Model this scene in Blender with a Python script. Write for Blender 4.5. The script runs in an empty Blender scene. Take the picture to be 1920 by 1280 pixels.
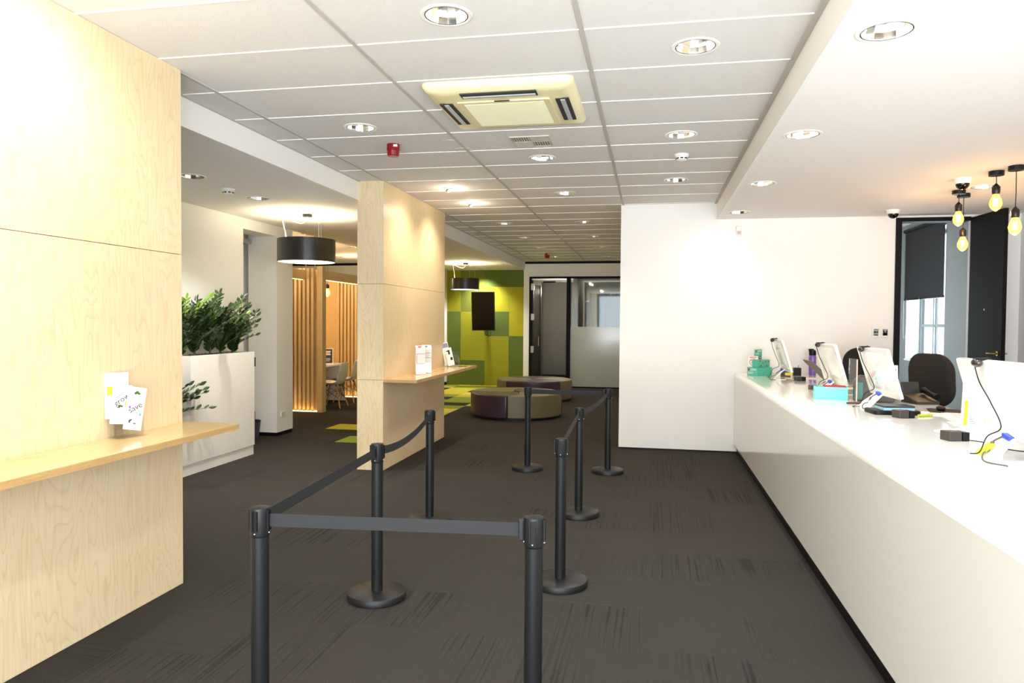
import bpy, bmesh, math, random
from mathutils import Vector, Matrix
R = math.radians
random.seed(7)
S = bpy.context.scene
COL = S.collection

# ------------------------------------------------------------------ camera
cam_d = bpy.data.cameras.new('camera')
cam_d.sensor_width = 36.0
cam_d.lens = 1350.96 / 1920 * 36
cam_d.clip_end = 200
cam = bpy.data.objects.new('camera', cam_d)
COL.objects.link(cam)
_r = Vector((0.98179222, 0.18981026, 0.00748996)); _u = Vector((-0.01253928, 0.02541495, 0.99959834)); _f = Vector((-0.18954367, 0.9814918, -0.02733228))
cam.matrix_world = Matrix(((_r.x, _u.x, -_f.x, 0), (_r.y, _u.y, -_f.y, 0), (_r.z, _u.z, -_f.z, 1.578), (0, 0, 0, 1)))
S.camera = cam

# ------------------------------------------------------------------ world, exposure
w = bpy.data.worlds.new('world'); S.world = w; w.use_nodes = True
bg = w.node_tree.nodes['Background']
bg.inputs[0].default_value = (0.80, 0.92, 1.0, 1); bg.inputs[1].default_value = 2.2
S.view_settings.view_transform = 'Standard'; S.view_settings.look = 'None'
S.view_settings.exposure = 0.14; S.view_settings.gamma = 1.0
S.cycles.use_denoising = True
S.cycles.max_bounces = 10; S.cycles.diffuse_bounces = 6; S.cycles.glossy_bounces = 4
S.cycles.transmission_bounces = 8; S.cycles.transparent_max_bounces = 12
S.cycles.sample_clamp_indirect = 6.0; S.cycles.caustics_reflective = False; S.cycles.caustics_refractive = False

WARM = (1.0, 0.84, 0.64); MID = (1.0, 0.94, 0.86); COOL = (0.90, 0.96, 1.0)
def area(name, loc, rot, sx, sy, power, color):
    d = bpy.data.lights.new(name, 'AREA'); d.shape = 'RECTANGLE'; d.size = sx; d.size_y = sy; d.energy = power; d.color = color
    o = bpy.data.objects.new(name, d); o.location = loc; o.rotation_euler = rot; COL.objects.link(o); return o
def spot(name, loc, power, color, angle=100, blend=0.7, target=None, r=0.05):
    d = bpy.data.lights.new(name, 'SPOT'); d.energy = power; d.color = color; d.spot_size = R(angle); d.spot_blend = blend; d.shadow_soft_size = r
    o = bpy.data.objects.new(name, d); o.location = loc; COL.objects.link(o)
    if target is not None:
        o.rotation_euler = (Vector(target) - Vector(loc)).to_track_quat('-Z', 'Y').to_euler()
    return o
def point(name, loc, power, color, r=0.04):
    d = bpy.data.lights.new(name, 'POINT'); d.energy = power; d.color = color; d.shadow_soft_size = r
    o = bpy.data.objects.new(name, d); o.location = loc; COL.objects.link(o); return o
# daylight through the glazed street front behind the photographer, and the side window, plus added fills
area('daylight_front', (0.6, -2.35, 1.55), (R(90), 0, 0), 6.4, 2.7, 230, (0.84, 0.93, 1.0))
area('ceiling_fill', (0.6, -2.3, 0.9), (R(90 + 68), 0, 0), 6.4, 1.6, 800, (0.92, 0.96, 1.0))  # upward fill added inside the street front to brighten the ceiling
area('daylight_window', (4.30, 12.0, 1.9), (R(90), 0, R(90)), 1.3, 1.7, 190, (0.85, 0.95, 1.0))
area('office_fill', (-1.5, 21.0, 2.0), (R(-90), 0, 0), 2.2, 1.6, 12, (1.0, 0.95, 0.85))  # warm fill added behind the glass doors, no window there
point('passage_fill', (-2.5, 19.2, 2.4), 22, (1.0, 0.9, 0.72), .1)  # fill added to lift the dark passage, no fitting there

# ------------------------------------------------------------------ materials
def lin(h):
    h = h.lstrip('#'); c = [int(h[i:i+2], 16) / 255 for i in (0, 2, 4)]
    return tuple((x / 12.92 if x <= .04045 else ((x + .055) / 1.055) ** 2.4) for x in c) + (1,)
MATS = {}
def mat(name, col, rough=0.5, metal=0.0, spec=0.5, bump=0.0, bscale=200, emit=None, estr=0.0, alpha=None, trans=0.0, var=0.0, vscale=4.0, coat=0.0):
    if name in MATS: return MATS[name]
    m = bpy.data.materials.new(name); m.use_nodes = True; nt = m.node_tree; b = nt.nodes['Principled BSDF']
    c = lin(col) if isinstance(col, str) else col
    b.inputs['Base Color'].default_value = c; b.inputs['Roughness'].default_value = rough; b.inputs['Metallic'].default_value = metal
    b.inputs['Specular IOR Level'].default_value = spec; b.inputs['Coat Weight'].default_value = coat
    if trans: b.inputs['Transmission Weight'].default_value = trans
    if alpha is not None: b.inputs['Alpha'].default_value = alpha
    if emit:
        b.inputs['Emission Color'].default_value = lin(emit) if isinstance(emit, str) else emit; b.inputs['Emission Strength'].default_value = estr
    if bump or var:
        tc = nt.nodes.new('ShaderNodeTexCoord')
    if bump:
        n = nt.nodes.new('ShaderNodeTexNoise'); n.inputs['Scale'].default_value = bscale; n.inputs['Detail'].default_value = 3
        bp = nt.nodes.new('ShaderNodeBump'); bp.inputs['Strength'].default_value = bump; bp.inputs['Distance'].default_value = 0.002
        nt.links.new(tc.outputs['Object'], n.inputs['Vector']); nt.links.new(n.outputs[0], bp.inputs['Height']); nt.links.new(bp.outputs[0], b.inputs['Normal'])
    if var:
        n = nt.nodes.new('ShaderNodeTexNoise'); n.inputs['Scale'].default_value = vscale; n.inputs['Detail'].default_value = 4
        mx = nt.nodes.new('ShaderNodeMix'); mx.data_type = 'RGBA'
        mx.inputs[6].default_value = tuple(x * (1 - var) for x in c[:3]) + (1,); mx.inputs[7].default_value = tuple(min(1, x * (1 + var)) for x in c[:3]) + (1,)
        nt.links.new(tc.outputs['Object'], n.inputs['Vector']); nt.links.new(n.outputs[0], mx.inputs[0]); nt.links.new(mx.outputs[2], b.inputs['Base Color'])
    MATS[name] = m; return m

def birch(name, light='#e6d5b2', dark='#c4a676', axis='Z', rough=0.32, warp=0.35, scale=1.0):
    """pale veneer with cathedral figure running along `axis`"""
    if name in MATS: return MATS[name]
    m = bpy.data.materials.new(name); m.use_nodes = True; nt = m.node_tree; b = nt.nodes['Principled BSDF']; N = nt.nodes.new; L = nt.links.new
    tc = N('ShaderNodeTexCoord'); mp = N('ShaderNodeMapping')
    s = {'Z': (3.2, 3.2, .55), 'Y': (3.2, .55, 3.2), 'X': (.55, 3.2, 3.2)}[axis]
    mp.inputs['Scale'].default_value = tuple(x * scale for x in s)
    n1 = N('ShaderNodeTexNoise'); n1.inputs['Scale'].default_value = 1.3; n1.inputs['Detail'].default_value = 2.5; n1.inputs['Distortion'].default_value = warp
    L(tc.outputs['Object'], mp.inputs[0]); L(mp.outputs[0], n1.inputs['Vector'])
    mul = N('ShaderNodeMath'); mul.operation = 'MULTIPLY'; mul.inputs[1].default_value = 26; L(n1.outputs[0], mul.inputs[0])
    fr = N('ShaderNodeMath'); fr.operation = 'FRACT'; L(mul.outputs[0], fr.inputs[0])
    rp = N('ShaderNodeValToRGB'); e = rp.color_ramp.elements
    e[0].position = 0; e[0].color = (.62, .62, .62, 1); e[1].position = 1; e[1].color = (1, 1, 1, 1)
    for p, v in ((.12, .05), (.3, 0), (.8, .1)):
        k = e.new(p); k.color = (v, v, v, 1)
    e[-1].color = (.55, .55, .55, 1)
    L(fr.outputs[0], rp.inputs[0])
    mp2 = N('ShaderNodeMapping'); s2 = {'Z': (90, 90, 4), 'Y': (90, 4, 90), 'X': (4, 90, 90)}[axis]; mp2.inputs['Scale'].default_value = s2
    n2 = N('ShaderNodeTexNoise'); n2.inputs['Scale'].default_value = 1.0; n2.inputs['Detail'].default_value = 3; L(tc.outputs['Object'], mp2.inputs[0]); L(mp2.outputs[0], n2.inputs['Vector'])
    n3 = N('ShaderNodeTexNoise'); n3.inputs['Scale'].default_value = 1.1; n3.inputs['Detail'].default_value = 1; L(tc.outputs['Object'], n3.inputs['Vector'])
    a = N('ShaderNodeMath'); a.operation = 'MULTIPLY_ADD'; a.inputs[1].default_value = .45; L(rp.outputs[0], a.inputs[0])
    c = N('ShaderNodeMath'); c.operation = 'MULTIPLY_ADD'; c.inputs[1].default_value = .55; c.inputs[2].default_value = -.12; L(n2.outputs[0], c.inputs[0]); L(c.outputs[0], a.inputs[2])
    d = N('ShaderNodeMath'); d.operation = 'MULTIPLY_ADD'; d.inputs[1].default_value = .5; d.inputs[2].default_value = -.12; L(n3.outputs[0], d.inputs[0])
    f = N('ShaderNodeMath'); f.operation = 'ADD'; f.use_clamp = True; L(a.outputs[0], f.inputs[0]); L(d.outputs[0], f.inputs[1])
    mx = N('ShaderNodeMix'); mx.data_type = 'RGBA'; mx.inputs[6].default_value = lin(light); mx.inputs[7].default_value = lin(dark)
    L(f.outputs[0], mx.inputs[0]); L(mx.outputs[2], b.inputs['Base Color']); b.inputs['Roughness'].default_value = rough
    MATS[name] = m; return m

def carpet():
    m = bpy.data.materials.new('charcoal_carpet'); m.use_nodes = True; nt = m.node_tree; b = nt.nodes['Principled BSDF']; N = nt.nodes.new; L = nt.links.new
    def math(op, a=None, b_=None, c_=None, clamp=False):
        n = N('ShaderNodeMath'); n.operation = op; n.use_clamp = clamp
        for i, v in enumerate((a, b_, c_)):
            if v is None: continue
            if isinstance(v, (int, float)): n.inputs[i].default_value = v
            else: L(v, n.inputs[i])
        return n.outputs[0]
    tc = N('ShaderNodeTexCoord'); sx = N('ShaderNodeSeparateXYZ'); L(tc.outputs['Object'], sx.inputs[0])
    X, Y = sx.outputs[0], sx.outputs[1]
    tx = math('FLOOR', math('MULTIPLY', X, 2.0)); ty = math('FLOOR', math('MULTIPLY', Y, 2.0))
    cx = N('ShaderNodeCombineXYZ'); L(tx, cx.inputs[0]); L(ty, cx.inputs[1])
    wn = N('ShaderNodeTexWhiteNoise'); wn.noise_dimensions = '2D'; L(cx.outputs[0], wn.inputs[0])
    def stripes(sc, off):
        mp = N('ShaderNodeMapping'); mp.inputs['Scale'].default_value = sc; mp.inputs['Location'].default_value = off
        n = N('ShaderNodeTexNoise'); n.inputs['Scale'].default_value = 1; n.inputs['Detail'].default_value = 0
        L(tc.outputs['Object'], mp.inputs[0]); L(mp.outputs[0], n.inputs['Vector']); return math('MULTIPLY', math('SUBTRACT', n.outputs[0], .54, clamp=True), 9, clamp=True)
    sa = stripes((1.1, 64, 1), (3, 1, 0)); sb = stripes((64, 1.1, 1), (9, 4, 0))
    pa = math('GREATER_THAN', wn.outputs[0], .62); pb = math('LESS_THAN', wn.outputs[0], .42)
    st = math('ADD', math('MULTIPLY', sa, math('MULTIPLY', pa, .55)), math('MULTIPLY', sb, pb), clamp=True)
    big = N('ShaderNodeTexNoise'); big.inputs['Scale'].default_value = 1.7; L(tc.outputs['Object'], big.inputs['Vector'])
    st = math('MULTIPLY', st, math('MULTIPLY', math('SUBTRACT', big.outputs[0], .34, clamp=True), 4, clamp=True))
    fine = N('ShaderNodeTexNoise'); fine.inputs['Scale'].default_value = 190; fine.inputs['Detail'].default_value = 2; L(tc.outputs['Object'], fine.inputs['Vector'])
    v = math('ADD', math('MULTIPLY', st, -.42), math('MULTIPLY', math('SUBTRACT', fine.outputs[0], .5), 1.7))
    v = math('ADD', v, math('MULTIPLY', math('SUBTRACT', wn.outputs[0], .5), .07))
    v = math('ADD', v, 1.0)
    mx = N('ShaderNodeMix'); mx.data_type = 'RGBA'; mx.blend_type = 'MULTIPLY'; mx.inputs[0].default_value = 1; mx.inputs[6].default_value = CARPET
    L(v, mx.inputs[7]); L(mx.outputs[2], b.inputs['Base Color']); b.inputs['Roughness'].default_value = .95; b.inputs['Specular IOR Level'].default_value = .15
    bp = N('ShaderNodeBump'); bp.inputs['Strength'].default_value = .5; bp.inputs['Distance'].default_value = .004; L(v, bp.inputs['Height']); L(bp.outputs[0], b.inputs['Normal'])
    MATS['carpet'] = m; return m
CARPET = lin('#34312e')

white = mat('white_paint', '#f0efed', .55, bump=.05, bscale=120)
white_l = mat('white_paint_left', '#ebeae6', .6, bump=.05, bscale=120)
ceil_p = mat('ceiling_plaster', '#f0edeb', .8)
tile_m = mat('ceiling_tile', '#dcdad7', .9, bump=.8, bscale=180, var=.06, vscale=160)
tbar_m = mat('grid_bar', '#b9b4ad', .5); tbar_w = mat('cross_bar', '#fbfaf8', .35)
grey_wall = mat('grey_paint', '#868887', .6)
blackp = mat('black_powder', '#131416', .42, spec=.35, bump=.1, bscale=300); black = mat('black_satin', '#0f0e10', .45, spec=.25); black_frame = mat('black_frame', '#111113', .55, spec=.12)
belt_m = mat('belt_webbing', '#1c1d20', .75, bump=.3, bscale=500)
steel = mat('brushed_steel', '#b7b5b0', .3, metal=1); chrome = mat('chrome', '#e4e4e4', .08, metal=1)
counter_m = mat('counter_white', '#efeeea', .28, spec=.5, coat=.2); corian = counter_m
gloss_white = mat('gloss_white', '#f1f1f0', .15, coat=.4); plast_w = mat('white_plastic', '#ecebe7', .35)
cream = mat('aged_plastic', '#e6dcb0', .4)
glass = mat('clear_glass', (1, 1, 1, 1), .02, trans=1.0); glass.node_tree.nodes['Principled BSDF'].inputs['IOR'].default_value = 1.45
def thin_glass(name, tint, alpha, rough=.03, gl=.7):
    m = bpy.data.materials.new(name); m.use_nodes = True; nt = m.node_tree; nt.nodes.clear(); N = nt.nodes.new
    o = N('ShaderNodeOutputMaterial'); t = N('ShaderNodeBsdfTransparent'); t.inputs[0].default_value = tint
    g = N('ShaderNodeBsdfGlossy'); g.inputs['Roughness'].default_value = rough; lw = N('ShaderNodeLayerWeight'); fr = N('ShaderNodeMath'); fr.operation = 'POWER'; fr.inputs[1].default_value = 4.0; nt.links.new(lw.outputs['Facing'], fr.inputs[0])
    ma = N('ShaderNodeMath'); ma.operation = 'MULTIPLY_ADD'; ma.inputs[1].default_value = gl; ma.inputs[2].default_value = alpha; ma.use_clamp = True
    mx = N('ShaderNodeMixShader'); nt.links.new(fr.outputs[0], ma.inputs[0]); nt.links.new(ma.outputs[0], mx.inputs[0])
    nt.links.new(t.outputs[0], mx.inputs[1]); nt.links.new(g.outputs[0], mx.inputs[2]); nt.links.new(mx.outputs[0], o.inputs[0]); MATS[name] = m; return m
pane_m = thin_glass('door_glass', (.86, .9, .9, 1), .06)
acrylic = thin_glass('clear_acrylic', (.97, .97, .97, 1), .03, .03, .25)
frost = bpy.data.materials.new('frosted_film'); frost.use_nodes = True
_n = frost.node_tree; _b = _n.nodes['Principled BSDF']; _b.inputs['Base Color'].default_value = lin('#b3bdb8'); _b.inputs['Roughness'].default_value = .12; _b.inputs['Alpha'].default_value = .85
ply = birch('birch_veneer'); ply_edge = birch('ply_edge', '#c9a46c', '#8f6b3f', 'Y', .5, .1, 6); ply_top = birch('shelf_veneer', '#dcc191', '#bd9963', 'Y', .16)
ply_end = birch('ply_end', '#c9a46c', '#8f6b3f', 'X', .5, .1, 6)
oak = birch('oak_slat', '#d9bd88', '#bb9c66', 'Z', .45, .2, 2.5)
carp = carpet()

# ------------------------------------------------------------------ mesh helpers
def new(): return bmesh.new()
def _app(bm, vs, M):
    if M is not None: bmesh.ops.transform(bm, matrix=M, verts=vs)
def box(bm, x0, x1, y0, y1, z0, z1, M=None):
    vs = [bm.verts.new(p) for p in ((x0, y0, z0), (x1, y0, z0), (x1, y1, z0), (x0, y1, z0), (x0, y0, z1), (x1, y0, z1), (x1, y1, z1), (x0, y1, z1))]
    for f in ((3, 2, 1, 0), (4, 5, 6, 7), (0, 1, 5, 4), (1, 2, 6, 5), (2, 3, 7, 6), (3, 0, 4, 7)): bm.faces.new([vs[i] for i in f])
    _app(bm, vs, M); return bm
def lathe(bm, prof, seg=32, M=None, cx=0, cy=0):
    rings = []; allv = []
    for r, z in prof:
        if r < 1e-6: ring = [bm.verts.new((cx, cy, z))]
        else: ring = [bm.verts.new((cx + r * math.cos(2 * math.pi * i / seg), cy + r * math.sin(2 * math.pi * i / seg), z)) for i in range(seg)]
        rings.append(ring); allv += ring
    for a, b in zip(rings, rings[1:]):
        for i in range(seg):
            j = (i + 1) % seg
            q = [a[i % len(a)], a[j % len(a)], b[j % len(b)], b[i % len(b)]]
            u = []
            for v in q:
                if v not in u: u.append(v)
            if len(u) > 2:
                try: bm.faces.new(u)
                except ValueError: pass
    _app(bm, allv, M); return bm
def cyl(bm, r, z0, z1, seg=24, cx=0, cy=0, M=None, r2=None):
    return lathe(bm, [(0, z0), (r, z0), (r if r2 is None else r2, z1), (0, z1)], seg, M, cx, cy)
def tube(bm, pts, r, seg=8, close=True):
    pts = [Vector(p) for p in pts]; rings = []; up = Vector((0, 0, 1)); prev = None
    rr = r if isinstance(r, (list, tuple)) else [r] * len(pts)
    for i, p in enumerate(pts):
        t = (pts[min(i + 1, len(pts) - 1)] - pts[max(i - 1, 0)]).normalized()
        if prev is None:
            n = t.cross(up)
            if n.length < 1e-3: n = t.cross(Vector((1, 0, 0)))
            n.normalize()
        else:
            n = prev - t * prev.dot(t)
            if n.length < 1e-4: n = t.orthogonal()
            n.normalize()
        prev = n; b = t.cross(n)
        rings.append([bm.verts.new(p + (n * math.cos(2 * math.pi * k / seg) + b * math.sin(2 * math.pi * k / seg)) * rr[i]) for k in range(seg)])
    for a, b in zip(rings, rings[1:]):
        for k in range(seg): bm.faces.new((a[k], a[(k + 1) % seg], b[(k + 1) % seg], b[k]))
    if close: bm.faces.new(rings[0][::-1]); bm.faces.new(rings[-1])
    return bm
def prism(bm, poly, z0, z1, M=None):
    a = [bm.verts.new((x, y, z0)) for x, y in poly]; b = [bm.verts.new((x, y, z1)) for x, y in poly]; n = len(poly)
    bm.faces.new(a[::-1]); bm.faces.new(b)
    for i in range(n): bm.faces.new((a[i], a[(i + 1) % n], b[(i + 1) % n], b[i]))
    _app(bm, a + b, M); return bm
def rrect(w, h, r, n=5):
    out = []
    for cx, cy, a0 in ((w/2-r, h/2-r, 0), (-w/2+r, h/2-r, 90), (-w/2+r, -h/2+r, 180), (w/2-r, -h/2+r, 270)):
        for i in range(n + 1):
            a = R(a0 + 90 * i / n); out.append((cx + r * math.cos(a), cy + r * math.sin(a)))
    return out
def smoothpts(P, n=8):
    P = [Vector(p) for p in P]; out = []
    for i in range(len(P) - 1):
        p0 = P[max(i-1, 0)]; p1 = P[i]; p2 = P[i+1]; p3 = P[min(i+2, len(P)-1)]
        for k in range(n):
            t = k / n
            out.append(.5 * ((2*p1) + (-p0+p2)*t + (2*p0-5*p1+4*p2-p3)*t*t + (-p0+3*p1-3*p2+p3)*t**3))
    out.append(P[-1]); return out
def obj(name, bm, m, parent=None, loc=None, rot=None, bevel=0, bseg=2, smooth=40, weld=False):
    bmesh.ops.recalc_face_normals(bm, faces=bm.faces[:])
    me = bpy.data.meshes.new(name); bm.to_mesh(me); bm.free()
    for x in (m if isinstance(m, (list, tuple)) else [m]): me.materials.append(x)
    o = bpy.data.objects.new(name, me); COL.objects.link(o)
    if smooth:
        for p in me.polygons: p.use_smooth = True
        me.set_sharp_from_angle(angle=R(smooth))
    if parent: o.parent = parent
    if loc: o.location = loc
    if rot: o.rotation_euler = rot
    if bevel:
        b = o.modifiers.new('bevel', 'BEVEL'); b.width = bevel; b.segments = bseg; b.limit_method = 'ANGLE'; b.angle_limit = R(40)
    return o
def tag(o, label, cat, group=None, kind=None):
    o['label'] = label; o['category'] = cat
    if group: o['group'] = group
    if kind: o['kind'] = kind
    return o
def thing(name, label, cat, loc=(0, 0, 0), rz=0, group=None):
    o = bpy.data.objects.new(name, None); o.empty_display_size = .1; COL.objects.link(o); o.location = loc; o.rotation_euler = (0, 0, rz)
    return tag(o, label, cat, group)
def struct(name, bm, m, parent=None, **k):
    o = obj(name, bm, m, parent, **k)
    if parent is None: o['kind'] = 'structure'
    return o
def kids(o): return [c for c in COL.objects if c.parent == o]
def dup(root, loc, rz=None, label=None, group=None, skip=()):
    r = root.copy(); COL.objects.link(r); r.location = loc
    if rz is not None: r.rotation_euler = (0, 0, rz)
    if label: r['label'] = label
    if group: r['group'] = group
    for ch in kids(root):
        if ch.name.split('.')[0] in skip: continue
        c = ch.copy(); COL.objects.link(c); c.parent = r
        for g in kids(ch):
            d = g.copy(); COL.objects.link(d); d.parent = c
    return r
def text(name, body, size, m, parent, M, ext=.0004, align='CENTER', width=None):
    cu = bpy.data.curves.new(name, 'FONT'); cu.body = body; cu.size = size; cu.extrude = ext; cu.align_x = align; cu.align_y = 'CENTER'
    t = bpy.data.objects.new(name + '_tmp', cu); COL.objects.link(t)
    dg = bpy.context.evaluated_depsgraph_get(); me = bpy.data.meshes.new_from_object(t.evaluated_get(dg)); bpy.data.objects.remove(t)
    if width:
        xs = [v.co.x for v in me.vertices]; k = width / max(1e-6, max(xs) - min(xs))
        for v in me.vertices: v.co.x *= k
    me.transform(M); me.materials.clear(); me.materials.append(m)
    o = bpy.data.objects.new(name, me); COL.objects.link(o)
    if parent: o.parent = parent
    return o
def FR(origin, xdir, ydir):
    """frame matrix: local x, y directions, z = x cross y"""
    x = Vector(xdir).normalized(); y = Vector(ydir).normalized(); z = x.cross(y); o = Vector(origin)
    return Matrix(((x.x, y.x, z.x, o.x), (x.y, y.y, z.y, o.y), (x.z, y.z, z.z, o.z), (0, 0, 0, 1)))

# ------------------------------------------------------------------ setting
ZC = 3.04; ZL = 2.84; YB = -2.5
bm = new(); box(bm, -9.5, 5.0, YB, 22, -.1, 0); struct('floor', bm, carp, smooth=0)

# ceilings with round openings for the recessed fittings
def holed(name, x0, x1, y0, y1, z, holes, m):
    cu = bpy.data.curves.new(name, 'CURVE'); cu.dimensions = '2D'; cu.fill_mode = 'BOTH'
    def spl(pts):
        s = cu.splines.new('POLY'); s.points.add(len(pts) - 1)
        for p, q in zip(s.points, pts): p.co = (q[0], q[1], 0, 1)
        s.use_cyclic_u = True
    spl([(x0, y0), (x1, y0), (x1, y1), (x0, y1)])
    for hx, hy, hr in holes: spl([(hx + hr * math.cos(2 * math.pi * i / 32), hy + hr * math.sin(2 * math.pi * i / 32)) for i in range(32)])
    t = bpy.data.objects.new(name, cu); COL.objects.link(t)
    dg = bpy.context.evaluated_depsgraph_get(); me = bpy.data.meshes.new_from_object(t.evaluated_get(dg)); bpy.data.objects.remove(t)
    me.transform(Matrix.Translation((0, 0, z))); me.materials.clear(); me.materials.append(m)
    o = bpy.data.objects.new(name, me); COL.objects.link(o); o['kind'] = 'structure'; return o
RD = .105
DL_MAIN = [(-.98, 1.58), (-.98, 3.36), (-2.18, 5.18), (-.975, 6.40), (-.98, 8.18), (.21, 3.96), (.21, 5.78), (.23, 7.59),
           (-2.17, 10.56), (-2.18, 12.34), (-2.17, 14.07), (-2.18, 16.03), (-.985, 10.55), (-.985, 12.34), (-.985, 14.1), (-.985, 16.03)]
DL_RIGHT = [(.975, 1.64), (.977, 3.38), (.975, 5.12), (.965, 6.84), (.96, 8.55), (2.96, 7.29)]
DL_LEFT = [(-4.0, 5.74), (-4.02, 6.87), (-4.05, 16.95)]
DL_POD = [(-5.79, 11.3), (-5.82, 11.9), (-5.89, 13.47), (-7.06, 15.5)]
GIMB = [(-2.19, 1.9), (-2.19, 2.75), (-2.19, 7.69), (-2.19, 8.7)]
holed('ceiling', -3.03, .765, YB, 17.3, ZC, [(x, y, RD) for x, y in DL_MAIN] , tile_m)
holed('ceiling', .80, 4.08, YB, 9.1, ZL, [(x, y, RD) for x, y in DL_RIGHT], ceil_p)
holed('ceiling', -4.97, -3.07, YB, 17.3, ZL, [(x, y, RD) for x, y in DL_LEFT], ceil_p)
holed('ceiling', -9.5, -5.0, 9.39, 17.3, ZC, [(x, y, RD) for x, y in DL_POD], ceil_p)
# bulkhead upstands
bm = new(); box(bm, .765, .80, YB, 9.1, ZL, ZC + .05); struct('ceiling', bm, white, smooth=0)
bm = new(); box(bm, -3.07, -3.03, 3.82, 17.3, ZL, ZC + .05); struct('ceiling', bm, white, smooth=0)
bm = new(); box(bm, -5.0, -4.97, 9.39, 17.3, ZL, ZC + .05); struct('ceiling', bm, white, smooth=0)
# exposed grid: main bars run down the room, cross bars every 0.6 m
X0 = -2.760; Y0 = 3.036
bm = new()
for l in range(3): box(bm, X0 + 1.2 * l - .012, X0 + 1.2 * l + .012, YB, 17.3, ZC - .006, ZC + .01)
box(bm, .735, .764, YB, 9.1, ZC - .012, ZC + .01)
box(bm, -3.029, -3.012, 3.82, 17.3, ZC - .008, ZC + .01)
struct('trim_1', bm, tbar_m, smooth=0)
bm = new()
c = -9
while Y0 + .6 * c < 17.25:
    y = Y0 + .6 * c; c += 1
    if y < YB + .1: continue
    for a, b in ((-3.01, X0 - .013), (X0 + .013, X0 + 1.187), (X0 + 1.213, X0 + 2.387), (X0 + 2.413, .734 if y < 9.1 else -.386)): box(bm, a, b, y - .005, y + .005, ZC - .004, ZC + .01)
struct('trim_2', bm, tbar_w, smooth=0)

# walls
def panels(x0, x1, y0, y1, zs, ys, name):
    bm = new()
    for a, b in zip(zs, zs[1:]):
        for c_, d in zip(ys, ys[1:]): box(bm, x0, x1, c_ + .0015, d - .0015, a + .0015, b - .0015)
    o = struct(name, bm, ply, smooth=0, bevel=.0012, bseg=1)
    bm = new(); box(bm, x0 + .012, x1 - .012, y0 + .012, y1 - .012, 0, ZC); struct(name + '_core', bm, mat('joint_shadow', '#4a3a28', .8), smooth=0)
    return o
panels(-3.03, -2.73, YB, 3.82, [0, 1.959, ZC], [YB, -1.0, 3.823], 'wall_left')
panels(-3.045, -2.755, 7.15, 9.43, [0, .955, 1.964, ZC], [7.15, 9.43], 'wall_centre')
bpy.data.objects['wall_left_core'].name = 'wall_left.001'; bpy.data.objects['wall_centre_core'].name = 'wall_centre.001'
bm = new(); box(bm, -.386, 2.775, 9.1, 9.25, .02, ZC); box(bm, 3.60, 4.10, 9.1, 9.25, .02, ZC); box(bm, 2.775, 3.6, 9.1, 9.25, 2.815, ZC)
struct('wall_far_right', bm, white, smooth=0)
bm = new(); box(bm, -.386, -.25, 9.25, 17.5, .02, ZC); box(bm, 2.6, 2.7, 9.25, 14, 0, ZC); struct('wall_middle', bm, white, smooth=0)
bm = new(); box(bm, -.375, 2.76, 9.112, 9.24, 0, .02); struct('baseboard_far', bm, black, smooth=0)
# right exterior wall with window opening
WY0, WY1, WZ0, WZ1 = 11.2, 12.77, 1.03, 3.0
bm = new(); box(bm, 4.08, 4.35, 9.2, WY0, 0, 3.2); box(bm, 4.08, 4.35, WY1, 14.2, 0, 3.2); box(bm, 4.08, 4.35, WY0, WY1, 0, WZ0); box(bm, 4.08, 4.35, WY0, WY1, WZ1, 3.2)
box(bm, 2.6, 4.35, 14, 14.2, 0, 3.2); struct('wall_right', bm, grey_wall, smooth=0)
bm = new(); box(bm, 4.08, 4.35, YB, 9.2, 0, 3.0); struct('wall_right', bm, white, smooth=0)
bm = new(); box(bm, 2.6, 4.35, 9.25, 14.2, 3.2, 3.25); struct('ceiling', bm, ceil_p, smooth=0)
# window in that wall
win = bpy.data.objects.new('window_1', None); COL.objects.link(win); win['kind'] = 'structure'; win.location = (0, 0, 0)
bm = new(); xf = 4.29
box(bm, xf, xf+.05, WY0, WY1, WZ0, WZ0+.05); box(bm, xf, xf+.05, WY0, WY1, WZ1-.05, WZ1)
box(bm, xf, xf+.05, WY0, WY0+.05, WZ0+.05, WZ1-.05); box(bm, xf, xf+.05, WY1-.05, WY1, WZ0+.05, WZ1-.05)
for y in (12.2,): box(bm, xf, xf+.05, y - .028, y + .028, WZ0+.05, WZ1-.05)
box(bm, xf+.005, xf+.045, WY0+.05, WY1-.05, 1.545, 1.59)
obj('window_frame', bm, mat('window_metal', '#8c9496', .4), win, smooth=0)
bm = new(); box(bm, 4.06, 4.36, WY0 - .01, WY1 + .01, WZ0 - .03, WZ0); obj('window_sill', bm, gloss_white, win, smooth=0)
bm = new(); box(bm, 4.312, 4.318, WY0+.05, WY1-.05, WZ0+.05, WZ1-.05); obj('window_pane', bm, thin_glass('window_glass', (.95, .98, 1, 1), .03), win, smooth=0)
bm = new()
tube(bm, [(4.28, 12.1, 1.09), (4.25, 12.1, 1.10), (4.22, 12.14, 1.16)], .008, 6); box(bm, 4.24, 4.28, 11.97, 12.12, 1.085, 1.10)
obj('window_latch', bm, steel, win)
blind = thing('roller_blind', 'black roller blind half drawn over the side window', 'blind', (4.07, 12.0, 2.0))
bm = new(); box(bm, -.012, -.008, -.80, .80, 0.0, 1.07); obj('blind_fabric', bm, mat('blind_fabric', '#1a181a', .8, bump=.1, bscale=300), blind, smooth=0)
bm = new(); box(bm, -.02, 0, -.80, .80, -.03, 0); obj('bottom_rail', bm, black, blind, smooth=0)
bm = new(); cyl(bm, .03, -.80, .80, 16, M=Matrix.Translation((-.02, 0, 1.09)) @ Matrix.Rotation(R(-90), 4, 'X')); obj('roller_tube', bm, black, blind)
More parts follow.
